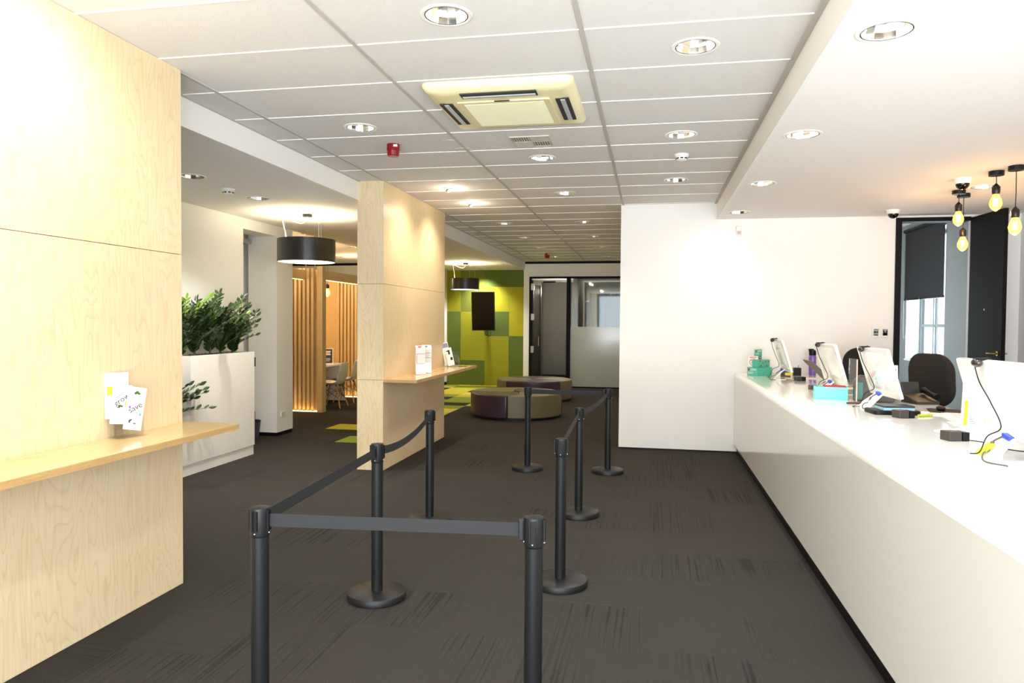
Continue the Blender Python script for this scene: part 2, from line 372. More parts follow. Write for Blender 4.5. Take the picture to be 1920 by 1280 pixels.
bm = new(); tube(bm, smoothpts([(-.03, .77, 1.05), (-.03, .77, -.4), (-.03, .74, -.62), (-.03, .68, -.64), (-.03, .64, -.5), (-.03, .64, 0.0)]), .003, 5); obj('pull_cord', bm, mat('cord_grey', '#6a6f70', .5), blind)
bm = new(); tube(bm, [(-.03, -.62, 0), (-.03, -.62, -.75)], .003, 5); obj('pull_cord', bm, MATS['cord_grey'], blind)
bm = new(); tube(bm, [(-.03, .1, 0), (-.03, .1, -.6)], .003, 5); obj('pull_cord', bm, MATS['cord_grey'], blind)
# black opening frame and open door
bm = new(); box(bm, 2.775, 2.835, 9.07, 9.27, 0, 2.815); box(bm, 2.835, 3.56, 9.075, 9.26, 2.77, 2.815); struct('door_1', bm, black_frame, smooth=0)
dr = bpy.data.objects.new('door_2', None); COL.objects.link(dr); dr.location = (3.575, 9.08, 0); dr.rotation_euler = (0, 0, R(-90 + 3)); dr['kind'] = 'structure'
bm = new(); box(bm, 0, .72, -.02, .02, .01, 2.80); obj('door_leaf', bm, mat('door_black', '#0b0a0c', .55, spec=.12, var=.15, vscale=3), dr, smooth=0, bevel=.002)
bm = new()
for s in (-1, 1):
    cyl(bm, .026, .02, .03, 20, M=Matrix.Translation((.655, 0, 1.28)) @ Matrix.Rotation(R(90 * s), 4, 'X'))
    tube(bm, [(.655, s * .03, 1.28), (.655, s * .065, 1.28), (.63, s * .07, 1.28), (.53, s * .07, 1.28)], .009, 8)
obj('door_handle', bm, mat('brass', '#b59a62', .25, metal=1), dr)
bm = new(); cyl(bm, .012, .02, .025, 12, M=Matrix.Translation((.36, 0, 1.75)) @ Matrix.Rotation(R(90), 4, 'X')); obj('peep_hole', bm, MATS['brass'], dr)

# left side walls
XW = -4.97
bm = new(); box(bm, XW - .6, XW, YB, 8.15, .03, ZL); box(bm, XW - .3, XW, 8.15, 8.96, 2.705, ZL + .2); box(bm, XW - .42, XW, 8.96, 9.40, .05, ZC)
struct('wall_left_outer', bm, white_l, smooth=0)
bm = new(); box(bm, XW - .9, XW - .62, 8.1, 9.4, 0, ZL); struct('wall_niche', bm, grey_wall, smooth=0)
bm = new(); box(bm, XW - .41, XW - .008, 8.97, 9.39, 0, .05); struct('baseboard_left', bm, black, smooth=0)
bm = new(); box(bm, XW - .60, XW - .36, 8.40, 8.94, 2.60, 2.66); struct('trim_3', bm, steel, smooth=0)
# back wall of the room: white, running left behind the booths
bm = new(); box(bm, -9.5, -5.0, 17.3, 17.45, .05, 2.98); box(bm, -3.06, -2.92, 17.3, 17.5, 0, 2.985); box(bm, -2.92, -.25, 17.3, 17.5, 2.675, 2.985)
box(bm, -5.25, -4.99, 16.95, 17.3, .08, ZL); struct('wall_back', bm, white_l, smooth=0)
bm = new(); box(bm, -9.5, -5.0, 17.30, 17.45, 2.98, 3.06); box(bm, -3.06, -.25, 17.30, 17.5, 2.985, 3.06); box(bm, -5.24, -5.0, 16.96, 17.29, 0, .08); struct('trim_4', bm, black_frame, smooth=0)
bm = new(); box(bm, -9.6, -9.5, 9.2, 17.5, 0, 3.1); box(bm, -9.5, XW - .42, 9.2, 9.38, 0, 3.1); struct('wall_booths', bm, white_l, smooth=0)
# green felt wall
G = {'l': mat('felt_lime', '#93941a', .95, bump=.6, bscale=350, var=.08, vscale=40), 'y': mat('felt_yellowgreen', '#a5a21c', .95, bump=.6, bscale=350, var=.08, vscale=40),
     'd': mat('felt_moss', '#5b6c28', .95, bump=.6, bscale=350, var=.08, vscale=40), 'o': mat('felt_olive', '#6c7424', .95, bump=.6, bscale=350, var=.08, vscale=40)}
gx = [-4.99, -4.642, -4.031, -3.422, -3.06]; gz = [0, .62, 1.226, 1.823, 2.43, 2.84]
gm = ['lldll', 'ddlyo', 'llddd', 'ddyyd']     # column strings bottom-up
gm = [['o', 'd', 'd', 'l', 'l'], ['d', 'l', 'l', 'o', 'o'], ['l', 'l', 'd', 'y', 'd'], ['d', 'd', 'y', 'y', 'd']]
bm = new(); keys = ['l', 'y', 'd', 'o']
for i in range(4):
    for j in range(5):
        n0 = len(bm.faces); box(bm, gx[i] + .001, gx[i+1] - .001, 17.3, 17.4, gz[j] + .001, gz[j+1] - .001); bm.faces.ensure_lookup_table()
        for f in bm.faces[n0:]: f.material_index = keys.index(gm[i][j])
struct('wall_green', bm, [G[k] for k in keys], smooth=0)
# coloured carpet tiles
T = {'l': mat('carpet_lime', '#b3aa1e', .95, bump=.5, bscale=400), 'g': mat('carpet_green', '#7d8c24', .95, bump=.5, bscale=400), 'p': mat('carpet_pale', '#c3b84a', .95, bump=.5, bscale=400)}
rows = {  # y start: colours from x=-5.27 in 0.625 m tiles (k = charcoal, left out)
 11.52: 'kklk', 12.02: 'kgpk', 12.52: 'lggk', 13.02: 'gkkp', 13.52: 'kggg', 14.02: 'lkgp', 14.52: 'gglk', 15.02: 'llpg', 15.52: 'glkl', 16.02: 'klgg', 16.52: 'pggl', 17.02: 'glpl', 9.76: 'klkk', 8.72: 'kkgk'}
bm = new(); tk = ['l', 'g', 'p']
for y, s_ in rows.items():
    for i, ch in enumerate(s_):
        if ch == 'k': continue
        x = -5.27 + .625 * i; n0 = len(bm.faces); y1 = min(y + .5, 17.3); box(bm, max(x, -5.27) , x + .625, y, y1, 0, .003); bm.faces.ensure_lookup_table()
        for f in bm.faces[n0:]: f.material_index = tk.index(ch)
struct('floor', bm, [T[k] for k in tk], smooth=0)
# glazed double door at the back
gd = bpy.data.objects.new('door_3', None); COL.objects.link(gd); gd['kind'] = 'structure'; gd.location = (0, 17.3, 0)
bm = new(); box(bm, -2.92, -2.87, -.02, .1, 0, 2.675); box(bm, -2.01, -1.915, -.02, .1, 0, 2.675); box(bm, -2.87, -.25, -.02, .1, 2.63, 2.675); box(bm, -1.915, -.25, -.01, .08, 0, .03)
obj('door_frame', bm, black_frame, gd, smooth=0)
bm = new(); box(bm, -1.915, -.25, .03, .045, .03, 1.47); obj('frosted_pane', bm, frost, gd, smooth=0)
bm = new(); box(bm, -1.915, -.25, .03, .04, 1.47, 2.63); obj('glass_pane', bm, pane_m, gd, smooth=0)
Md = Matrix.Translation((-2.86, .1, 0)) @ Matrix.Rotation(R(84), 4, 'Z')
bm = new(); box(bm, 0, .06, -.02, .02, .02, 2.6, M=Md); box(bm, .72, .80, -.02, .02, .02, 2.6, M=Md); box(bm, .06, .72, -.02, .02, 2.5, 2.6, M=Md); box(bm, .06, .72, -.02, .02, .02, .2, M=Md); obj('door_leaf', bm, mat('bronze_frame', '#3a322a', .4), gd, smooth=0)
bm = new(); box(bm, .06, .72, -.008, .008, .2, 2.5, M=Md); obj('leaf_glass', bm, mat('smoky_glass', '#2c2822', .1, alpha=.75), gd, smooth=0)
bm = new()
for z in (2.43, 1.70, .91): box(bm, -2.875, -2.80, -.03, .03, z - .08, z + .08)
obj('hinge', bm, steel, gd, smooth=0, bevel=.004)
bm = new(); tube(bm, [(-2.68, -.05, 1.0), (-2.68, -.05, 1.22)], .012, 8); tube(bm, [(-2.68, -.05, 1.12), (-2.76, .3, 1.12)], .008, 6); obj('pull_handle', bm, chrome, gd)
bm = new(); box(bm, -2.6, -2.3, .12, .16, 2.53, 2.57); obj('door_closer', bm, black, gd, smooth=0)
# passage and meeting room behind the glass
bm = new(); box(bm, -3.3, -3.2, 17.5, 21.5, 0, 2.8); box(bm, -3.3, -.1, 21.5, 21.6, 0, 2.8); box(bm, -.2, -.1, 17.5, 21.5, 0, 2.8); box(bm, -2.02, -1.92, 18.9, 21.5, .05, 2.8); struct('wall_beyond', bm, mat('grey_plaster', '#a9a59c', .7), smooth=0)
bm = new(); box(bm, -3.3, -.1, 17.5, 21.6, 2.75, 2.8); struct('ceiling', bm, ceil_p, smooth=0)
cur = thing('backdrop', 'pleated beige curtain added behind the glass, standing in for its reflections', 'backdrop', (-1.0, 20.6, 0))  # pleated sheet added to suggest reflections in the far glass doors
bm = new(); pts = [(-.75 + 1.5 * i / 60, .03 * math.sin(i * 1.5)) for i in range(61)]
prism(bm, pts + [(x, y + .01) for x, y in pts[::-1]], .9, 2.4); obj('backdrop_cloth', bm, mat('beige_cloth', '#8f8468', .9), cur)
for i, (x, y, lab) in enumerate(((-1.75, 20.7, 'white framed abstract picture hung left of the curtain'),)):
    p = thing('picture', lab, 'picture', (x, y, 1.7)); bm = new(); box(bm, -.13, .13, 0, .03, -.5, .5); obj('picture_frame', bm, white, p, smooth=0)
    bm = new(); box(bm, -.11, .11, -.004, 0, -.46, .46); obj('picture_print', bm, mat('abstract_print', '#7c5f52', .6, var=.5, vscale=7), p, smooth=0)

bm = new(); box(bm, -9.6, 5.0, YB - .1, 22, 3.34, 3.4); box(bm, -9.6, 5.0, YB - .1, YB, 3.1, 3.34); box(bm, -9.6, -9.5, YB, 22, 3.05, 3.34); box(bm, 4.35, 4.45, YB, 22, 3.0, 3.34); box(bm, -9.6, 4.4, 21.6, 21.7, 0, 3.34)  # unseen roof slab and side closures, added to keep sky light out
box(bm, -9.5, -5.6, YB - .1, YB, 0, 3.1); box(bm, -5.6, -5.5, YB, 9.2, 0, 3.34); struct('ceiling', bm, ceil_p, smooth=0)
# street front behind the photographer (real opening, mullions)
bm = new(); box(bm, -2.73, 4.08, YB - .1, YB, 2.95, 3.1); box(bm, -2.73, 4.08, YB - .1, YB, 0, .1)
for x in (-2.7, -1.0, .7, 2.4, 4.03): box(bm, x - .03, x + .03, YB - .1, YB, .1, 2.95)
struct('window_2', bm, black_frame, smooth=0)
bm = new(); box(bm, -5.6, -3.0, YB - .1, YB, 0, 3.1); struct('wall_front', bm, white, smooth=0)

# ------------------------------------------------------------------ ceiling fittings
P = dict(main=74, far=50, right=74, left=185, pod=38, gimb=54, gimb_far=88)
lampw = mat('lamp_glow', '#ffffff', .5, emit=(1, .93, .82, 1), estr=5); lampd = mat('lamp_glow_soft', '#ffffff', .5, emit=(1, .85, .65, 1), estr=5)
facet = mat('faceted_reflector', '#f4f4f2', .12, metal=1)
def make_downlight():
    t = thing('recessed_downlight', 'x', 'ceiling light')
    bm = new(); lathe(bm, [(.1045, .001), (.1045, -.004), (.112, -.007), (.124, -.004), (.125, .0)], 40); obj('trim_ring', bm, plast_w, t)
    bm = new(); lathe(bm, [(.104, -.002), (.098, .03), (.082, .075), (.055, .11), (0, .115)], 14); obj('reflector', bm, facet, t, smooth=0)
    bm = new(); lathe(bm, [(.099, -.0035), (.104, -.0045), (.105, -.004)], 40); obj('shadow_gap', bm, mat('gap_dark', '#2a2826', .6), t)
    bm = new()
    for s in (-1, 1): tube(bm, [(-.055, s * .018, .075), (.055, s * .018, .075)], .012, 8)
    obj('lamp', bm, lampw, t); return t
dl0 = make_downlight(); first = True
def put_dl(x, y, z, lab, grp, power, color, ang=112):
    global first
    if first: dl0.location = (x, y, z); dl0['label'] = lab; dl0['group'] = grp; first = False
    else: dup(dl0, (x, y, z), label=lab, group=grp)
    if power: spot('downlight_lamp', (x, y, z + .04), power, color, ang, .8, None, .07)
NM = {0: None, 1: 'large round downlight in ceiling tile nearest the camera, left of the second grid bar', 2: 'round downlight in left ceiling tile row, nearest the red alarm', 3: 'round downlight just beyond the square ceiling air vent',
      4: 'round downlight in the middle ceiling row, second beyond the air vent', 5: 'round downlight in the right ceiling row nearest the camera', 6: 'round downlight between near right one and the smoke detector', 7: 'small round downlight beyond the ceiling smoke detector, nearest the white wall',
      8: 'far left row downlight nearest the birch pillar', 9: 'second far left row downlight beyond the birch pillar', 10: 'third far left row downlight beyond the birch pillar', 11: 'far left row downlight right beside the far red alarm',
      12: 'far middle row downlight nearest, beside the white wall edge', 13: 'second far middle row downlight past the white wall edge', 14: 'third far middle row downlight past the white wall edge', 15: 'farthest middle row downlight above the glass doors'}
for i, (x, y) in enumerate(DL_MAIN):
    lab = NM[i] or 'round downlight in the grid ceiling above the camera, out of the picture'
    put_dl(x, y, ZC, lab, 'downlights in the grid ceiling', (P['main'] * (.25 if i == 7 else 1)) if i < 8 else P['far'], COOL if y < 3.5 else (MID if y < 7 else WARM))
NR = ['round downlight over the counter beside the camera, out of the picture', 'largest round downlight in the plaster ceiling above the counter, nearest the camera', 'second round downlight along the plaster ceiling above the counter', 'third round downlight along the plaster ceiling above the counter', 'round downlight in plaster ceiling right in front of the white wall', 'flat downlight behind the hanging filament bulbs']
for i, (x, y) in enumerate(DL_RIGHT): put_dl(x, y, ZL, NR[i], 'downlights above the counter', P['right'] * (.14 if y > 8 else .08 if i == 5 else .6 if i == 3 else 1.1), COOL if y < 3.5 else (WARM if y > 6 else MID))
spot('wall_wash', (.93, 8.52, ZL + .02), 18, (1, .90, .72), 105, 1.0, (.58, 9.1, 2.0), .05)
for i, (x, y) in enumerate(DL_LEFT): put_dl(x, y, ZL, ['round downlight at the edge of the big birch wall', 'round downlight between smoke detector and black drum pendant', 'small downlight in front of the green wall'][i], 'downlights over the side aisle', P['left'] * (1.5 if i == 2 else 1), MID)
for i, (x, y) in enumerate(DL_POD): put_dl(x, y, ZC, ['first little booth downlight beside the upright wall edge', 'second booth downlight just above the near drum shade', 'booth downlight next to the birch pillar', 'lowest booth downlight, on the brightly lit ceiling'][i], 'downlights over the booths', P['pod'], WARM, 130)
spotm = mat('spot_glow', '#ffffff', .5, emit=(1, .9, .7, 1), estr=30)
def gimbal(x, y, lab, power, color):
    t = thing('gimbal_spotlight', lab, 'spotlight', (x, y, ZC), 0, 'wall washing spotlights')
    bm = new(); lathe(bm, [(.048, 0), (.048, -.006), (.062, -.006), (.062, 0)], 28); obj('trim_ring', bm, plast_w, t)
    M = Matrix.Translation((-.01, 0, -.012)) @ Matrix.Rotation(R(-28), 4, 'Y')
    bm = new(); lathe(bm, [(.044, .006), (.044, -.012), (.036, -.018), (.034, 0)], 24, M); obj('lamp_housing', bm, steel, t)
    bm = new(); lathe(bm, [(0, -.012), (.034, -.012)], 20, M); obj('lamp', bm, spotm, t)
    spot('wall_wash', (x - .01, y, ZC - .04), power, color, 150 if y < 5 else 112, 1.0, (-2.73, y + .02, 1.9), .03)
    point('spot_spill', (x + .01, y, ZC - .07), power * .05, WARM, .03)
gimbal(GIMB[0][0], GIMB[0][1], 'wall spotlight above the near birch wall, out of the picture', P['gimb'], (1, .95, .86))
gimbal(GIMB[1][0], GIMB[1][1], 'wall spotlight above the near birch wall, out of the picture', P['gimb'], MID)
gimbal(GIMB[2][0], GIMB[2][1], 'bright tilted spotlight lighting the near half of the birch pillar', P['gimb_far'], WARM)
gimbal(GIMB[3][0], GIMB[3][1], 'bright tilted spotlight lighting the far half of the birch pillar', P['gimb_far'], WARM)
# blanking discs in the tiles
for x, y, r, lab in ((-1.62, 5.715, .07, 'flush disc left of the air vent, nearer one'), (-1.59, 6.0, .08, 'flush disc just past the main bar beside the vent'), (-1.65, 6.72, .09, 'flush disc near the bar, farther than the vent'),
                     (-1.84, 7.41, .11, 'large flush disc right of the near wall spotlight'), (-2.03, 7.8, .08, 'flush disc touching the near wall spotlight')):
    bm = new(); cyl(bm, r, -.0018, 0, 32); o = obj('blanking_disc', bm, tile_m, loc=(x, y, ZC)); tag(o, lab, 'cover plate', 'flush discs in the ceiling tiles')
# red sounders
def sounder(x, y, lab):
    t = thing('fire_alarm', lab, 'fire alarm', (x, y, ZC), 0, 'red fire alarms'); red = mat('alarm_red', '#7d0c18', .3)
    bm = new(); lathe(bm, [(0, 0), (.052, 0), (.054, -.05), (.05, -.055), (.05, -.09), (.042, -.1), (0, -.1)], 32); obj('sounder_body', bm, red, t)
    bm = new(); box(bm, .02, .05, -.055, -.03, -.03, -.012); obj('side_label', bm, plast_w, t, smooth=0)
sounder(-2.12, 5.72, 'red round fire alarm on the ceiling left of the air conditioner'); sounder(-2.2, 15.28, 'small distant red fire alarm on the ceiling near the glass doors')
def smoke(x, y, z, lab):
    t = thing('smoke_detector', lab, 'smoke detector', (x, y, z), 0, 'white smoke detectors')
    bm = new(); lathe(bm, [(0, 0), (.062, 0), (.062, -.016), (.05, -.026)], 32); obj('detector_base', bm, plast_w, t)
    bm = new(); lathe(bm, [(.05, -.024), (.046, -.048), (.03, -.055), (0, -.055)], 32); obj('detector_cap', bm, plast_w, t)
    bm = new()
    for k in range(8):
        a = k * math.pi / 4; box(bm, -.012, .012, -.0505, -.04, -.042, -.032, M=Matrix.Rotation(a, 4, 'Z'))
    obj('sensing_slot', bm, black, t, smooth=0)
smoke(.24, 6.46, ZC, 'white smoke detector on the grid ceiling'); smoke(-4.03, 6.35, ZL, 'white smoke detector between two downlights beside the birch wall')
def dome(x, y, lab):
    t = thing('dome_camera', lab, 'security camera', (x, y, ZL), 0, 'ceiling dome cameras')
    bm = new(); lathe(bm, [(0, 0), (.068, 0), (.066, -.035), (.058, -.045), (0, -.045)], 32); obj('camera_housing', bm, plast_w, t)
    bm = new(); lathe(bm, [(.054, -.045)] + [(.054 * math.cos(R(a)), -.045 - .05 * math.sin(R(a))) for a in range(10, 91, 10)], 32); obj('smoked_dome', bm, mat('smoked_dome', '#3a3634', .05, metal=.9), t)
dome(2.62, 6.87, 'dome camera just above the hanging filament bulbs'); dome(2.60, 8.62, 'dome camera at top corner of the black doorway')
# air conditioner
ac = thing('air_conditioner', 'cream square ceiling cassette air conditioner with grille', 'air conditioner', (-.945, 4.75, ZC))
bm = new(); W = .94 / 2
def ring(w_, z, r): return [bm.verts.new((x, y, z)) for x, y in rrect(2 * w_, 2 * w_, r, 6)]
a = ring(W, 0, .05); b = ring(W, -.018, .05); c = ring(W - .02, -.045, .05); d = ring(W - .10, -.058, .03)
for p, q in ((a, b), (b, c), (c, d)):
    for i in range(len(p)): bm.faces.new((p[i], p[(i+1) % len(p)], q[(i+1) % len(p)], q[i]))
bm.faces.new(d); obj('fascia', bm, cream, ac, smooth=50)
bm = new(); prism(bm, rrect(.60, .58, .01), -.066, -.05, Matrix.Translation((0, .05, 0))); g_ = obj('grille_frame', bm, cream, ac, smooth=0)
bm = new()
for i in range(46): box(bm, -.26, .26, -.20 + i * .011, -.194 + i * .011, -.0685, -.066)
obj('grille', bm, mat('grille_cream', '#dcd9b6', .6), g_, smooth=0)
def slot(name, x0, x1, y0, y1, along):
    bm = new(); box(bm, x0, x1, y0, y1, -.0625, -.055); s_ = obj(name, bm, mat('slot_dark', '#2c2c2c', .6), ac, smooth=0)
    bm = new()
    if along == 'x': box(bm, x0 + .01, x1 - .01, y0 + .045, y0 + .075, -.068, -.0625, None)
    else: box(bm, x0 + .03, x0 + .06, y0 + .01, y1 - .01, -.068, -.0625, None)
    obj('louvre', bm, mat('louvre_grey', '#b9bcc0', .3), s_, smooth=0, bevel=.002)
slot('air_outlet', -.24, .24, -.40, -.31, 'x'); slot('air_outlet', -.42, -.335, -.22, .26, 'y'); slot('air_outlet', .335, .42, -.22, .26, 'y')
bm = new(); prism(bm, rrect(.10, .012, .005), -.07, -.066, Matrix.Translation((0, -.255, 0))); obj('badge', bm, black, ac, smooth=0)
# square register
vt = thing('air_vent', 'small square ceiling air vent beyond the air conditioner', 'air vent', (-.965, 5.79, ZC)); vm = mat('vent_grey', '#c9c4b8', .5)
bm = new()
for q in ((-.16, .16, -.16, -.145), (-.16, .16, .145, .16), (-.16, -.145, -.145, .145), (.145, .16, -.145, .145), (-.145, .145, -.004, .004), (-.004, .004, -.145, -.004), (-.004, .004, .004, .145)): box(bm, *q, -.008, 0)
obj('vent_frame', bm, vm, vt, smooth=0)
bm = new(); box(bm, -.145, .145, -.145, .145, -.0012, -.0002); obj('duct', bm, mat('duct_dark', '#4b4a48', .8), vt, smooth=0)
bm = new()
for i in range(7):
    for qx, qy, al in ((-.145, -.145, 'y'), (.004, .004, 'y')): box(bm, qx + .006 + i * .02, qx + .016 + i * .02, qy, qy + .14, -.007, -.002)
    for qx, qy in ((.004, -.145), (-.145, .004)): box(bm, qx, qx + .14, qy + .003 + i * .02, qy + .02 + i * .02, -.007, -.002)
obj('vane', bm, vm, vt, smooth=0)

# ------------------------------------------------------------------ drum pendants
shade_o = mat('shade_black', '#1c1a18', .38, coat=.2); shade_i = mat('shade_lining', '#f4ecd4', .8); diff_m = mat('shade_diffuser', '#ffffff', .6, emit=(1, .93, .78, 1), estr=4.5)
def drum(x, y, zt, zb, r, lab, power):
    t = thing('pendant_lamp', lab, 'pendant lamp', (x, y, zb)); h = zt - zb
    bm = new(); lathe(bm, [(r - .004, .0), (r, 0), (r, h), (r - .004, h)], 56); s_ = obj('drum_shade', bm, shade_o, t)
    bm = new(); lathe(bm, [(r - .006, .004), (r - .006, h - .002)], 56); obj('shade_lining', bm, shade_i, s_)
    bm = new(); lathe(bm, [(0, .008), (r - .008, .008)], 56); obj('diffuser', bm, diff_m, t)
    zc = ZL - zb
    bm = new(); cyl(bm, .058, zc - .032, zc, 32, cx=.02, cy=-.02); obj('ceiling_rose', bm, black, t)
    bm = new(); n0 = []
    wires = [(-.19, -.17), (.26, -.15), (.05, .22)]
    for wx, wy in wires:
        bm = new(); tube(bm, [(wx, wy, h - .004), (wx, wy, zc - .06), (wx, wy, zc - .058), (wx, wy, zc)], [.0016, .0016, .004, .004], 6); obj('suspension_wire', bm, steel, t)
    bm = new(); tube(bm, smoothpts([(.02, -.02, zc - .03), (.01, -.02, zc - .07), (-.04, -.05, zc - .11), (-.12, -.10, zc - .09), (-.19, -.17, zc - .05), (-.215, -.17, zc - .10), (-.20, -.15, zc - .2), (-.18, -.1, h - .02), (0, 0, h - .06)]), .005, 8); obj('cable', bm, plast_w, t)
    bm = new(); 
    for k in range(3): box(bm, 0, r - .006, -.006, .006, h * .5, h * .5 + .01, M=Matrix.Rotation(R(20 + 120 * k), 4, 'Z'))
    cyl(bm, .03, h * .45, h * .6, 16); obj('lamp_holder', bm, steel, t)
    point('drum_lamp', (x, y, zb + h * .5), power, (1, .88, .62), .16); 
    spot('drum_down', (x, y, zb - .01), power * .45, (1, .9, .7), 140, .8, None, .2)
drum(-4.06, 8.02, 2.54, 2.27, .337, 'large black drum pendant lamp by the planter, lit white inside', 30)
drum(-3.975, 15.15, 2.506, 2.264, .31, 'distant black drum pendant lamp before the green wall', 26)
# filament bulbs
amber = mat('amber_glass', '#ffb84a', .05, emit=(1, .50, .09, 1), estr=1.6); fil = mat('filament', '#ffe9b0', .5, emit=(1, .86, .45, 1), estr=40)
nt_ = amber.node_tree.nodes['Principled BSDF']; nt_.inputs['Alpha'].default_value = .55
def bulb(x, y, zc, zt, zb, lab, power, group, rose=True, s=1.0, tag_=True):
    t = thing('bulb_pendant', lab, 'pendant lamp', (x, y, zb), 0, group); H = zt - zb
    bh = .105 * s; 
    bm = new(); prof = [(0, 0), (.006, .002), (.018, .012), (.028, .03), (.031, .048), (.027, .068), (.018, .09), (.0135, .105)]
    lathe(bm, [(r * s * 1.12, z * s) for r, z in prof], 24); b_ = obj('glass_bulb', bm, amber, t)
    bm = new()
    pts = []
    for k in range(9): a = k * 2 * math.pi / 8; pts.append((.011 * math.cos(a) * s, .011 * math.sin(a) * s, (.032 if k % 2 else .078) * s))
    tube(bm, pts, .0016 * s, 5); obj('filament', bm, fil, b_)
    bm = new(); lathe(bm, [(.0, bh - .002), (.019 * s, bh - .002), (.022 * s, bh + .01), (.023 * s, bh + .055), (.018 * s, bh + .065), (.006, bh + .085), (0, bh + .085)], 24); obj('lamp_socket', bm, mat('socket_black', '#231d18', .35, metal=.3), t)
    bm = new(); tube(bm, [(0, 0, bh + .08), (.002, 0, (bh + zc - zb) / 2), (0, 0, zc - zb - .02)], .0035, 8); obj('cord', bm, black, t)
    if rose: bm = new(); cyl(bm, .056, zc - zb - .036, zc - zb, 32); obj('ceiling_rose', bm, black, t)
    if power: point('bulb_lamp', (x, y, zb - .015), power, (1, .55, .2), .03)
bulb(2.762, 6.585, ZL, 0, 2.514, 'amber filament bulb on short cord, second from the right', 6, 'hanging filament bulbs by the doorway', s=1.35)
bulb(2.821, 6.388, ZL, 0, 2.293, 'amber filament bulb on long cord at the right edge', 6, 'hanging filament bulbs by the doorway', s=1.35)
bulb(2.818, 7.467, ZL, 0, 2.505, 'upper amber filament bulb of the left hanging pair', 6, 'hanging filament bulbs by the doorway', s=1.35)
bulb(2.932, 7.655, ZL, 0, 2.288, 'lower amber filament bulb of the left hanging pair', 6, 'hanging filament bulbs by the doorway', s=1.35)
bulb(-5.957, 12.6, ZC, 0, 2.02, 'white hot filament bulb hanging inside the timber booth', 16, None, s=1.5)

# ------------------------------------------------------------------ shelves
def shelf(name, lab, x0, x1, y0, y1, z):
    t = thing(name, lab, 'shelf', (x0, y0, z - .034))
    bm = new(); box(bm, 0, x1 - x0, 0, y1 - y0, 0, .030); obj('edge_core', bm, ply_edge, t, smooth=0)
    bm = new(); box(bm, 0, x1 - x0, 0, y1 - y0, .030, .034); obj('shelf_top', bm, ply_top, t, smooth=0)
shelf('writing_shelf', 'long birch writing shelf on the big birch wall', -2.729, -2.385, -.9, 3.86, .966)
shelf('writing_shelf', 'birch writing shelf on the freestanding pillar', -2.754, -2.385, 7.15, 9.78, .966)

# ------------------------------------------------------------------ leaflets and holders
paper = mat('paper_white', '#f6f5f2', .6); ink = mat('ink_dark', '#2a1014', .6); ink_g = mat('ink_grey', '#3c3c3c', .6); lime = mat('print_lime', '#a9c822', .6); ink_red = mat('print_red', '#c0342b', .6)
purple_i = mat('print_purple', '#8b3a8f', .6); green_i = mat('print_green', '#3a5a18', .6); blue_i = mat('print_blue', '#4fa3c7', .6)
def leaflet(name, lab, w_, h_, M, marks, group=None, thick=.004):
    """upright leaflet: local x = width, y = height, z = towards the reader"""
    t = thing(name, lab, 'leaflet', M.translation, 0, group); L = Matrix.Translation(-M.translation) @ M
    bm = new(); box(bm, -w_/2, w_/2, 0, h_, -thick, 0, M=L); obj('paper_sheet', bm, paper, t, smooth=0)
    for k in marks:
        if k[0] == 'rect':
            _, x, y, ww, hh, m_ = k; bm = new(); box(bm, x, x + ww, y, y + hh, 0, .0006, M=L); obj('printed_block', bm, m_, t, smooth=0)
        elif k[0] == 'text':
            _, x, y, s_, body, m_, ang = k; text('printed_word', body, s_, m_, t, L @ Matrix.Translation((x, y, .0004)) @ Matrix.Rotation(R(ang), 4, 'Z'))
        elif k[0] == 'car':
            _, x, y, s_, m_, ang = k
            bm = new(); Mc = L @ Matrix.Translation((x, y, .0002)) @ Matrix.Rotation(R(ang), 4, 'Z') @ Matrix.Scale(s_, 4)
            prism(bm, [(-1, -.3), (1, -.3), (1.0, .1), (.55, .2), (.3, .6), (-.4, .6), (-.7, .2), (-1, .1)], 0, .02, Mc)
            for cx in (-.55, .55): prism(bm, [(cx + .26 * math.cos(i), -.3 + .26 * math.sin(i)) for i in [q * .6283 for q in range(10)]], .02, .04, Mc)
            obj('printed_car', bm, m_, t, smooth=0)
    return t
def holder(lab, loc, rz, w_=.115, tiers=2, group=None):
    t = thing('leaflet_holder', lab, 'leaflet holder', loc, rz, group)
    # local: x width, y depth (front = -y)
    bm = new(); box(bm, -w_/2, w_/2, -.11, .0, 0, .003); obj('holder_base', bm, acrylic, t, smooth=0)
    for k in range(tiers):
        y = -.035 - .04 * k; h_ = .16 - .05 * k
        bm = new(); box(bm, -w_/2, w_/2, y, y + .0025, .003, h_); obj('pocket_front', bm, acrylic, t, smooth=0)
    bm = new(); box(bm, -w_/2, w_/2, -.0025, 0, .003, .20); obj('back_plate', bm, acrylic, t, smooth=0)
    bm = new()
    for s in (-1, 1): box(bm, s * w_/2 - .00125, s * w_/2 + .00125, -.075, 0, .003, .12)
    obj('side_plate', bm, acrylic, t, smooth=0); return t
ZS = .967
hr = R(28)
holder('clear stepped leaflet holder on the near birch shelf', (-2.722, 3.30, ZS), R(74), .16, 2)
def upM(x, y, z, rz, lean=0, roll=0):  # reader side faces local -y
    return Matrix.Translation((x, y, z)) @ Matrix.Rotation(rz, 4, 'Z') @ Matrix.Rotation(R(90 - lean), 4, 'X') @ Matrix.Rotation(R(roll), 4, 'Z')
leaflet('leaflet', 'white leaflet with lime square, tallest in the near holder', .11, .235, upM(-2.685, 3.235, ZS + .10, R(52), 3), [('rect', -.045, .12, .05, .045, lime), ('rect', -.04, .1, .02, .004, mat('print_pink', '#e3b7b9', .6)), ('rect', -.01, .1, .02, .004, MATS['print_pink'])])
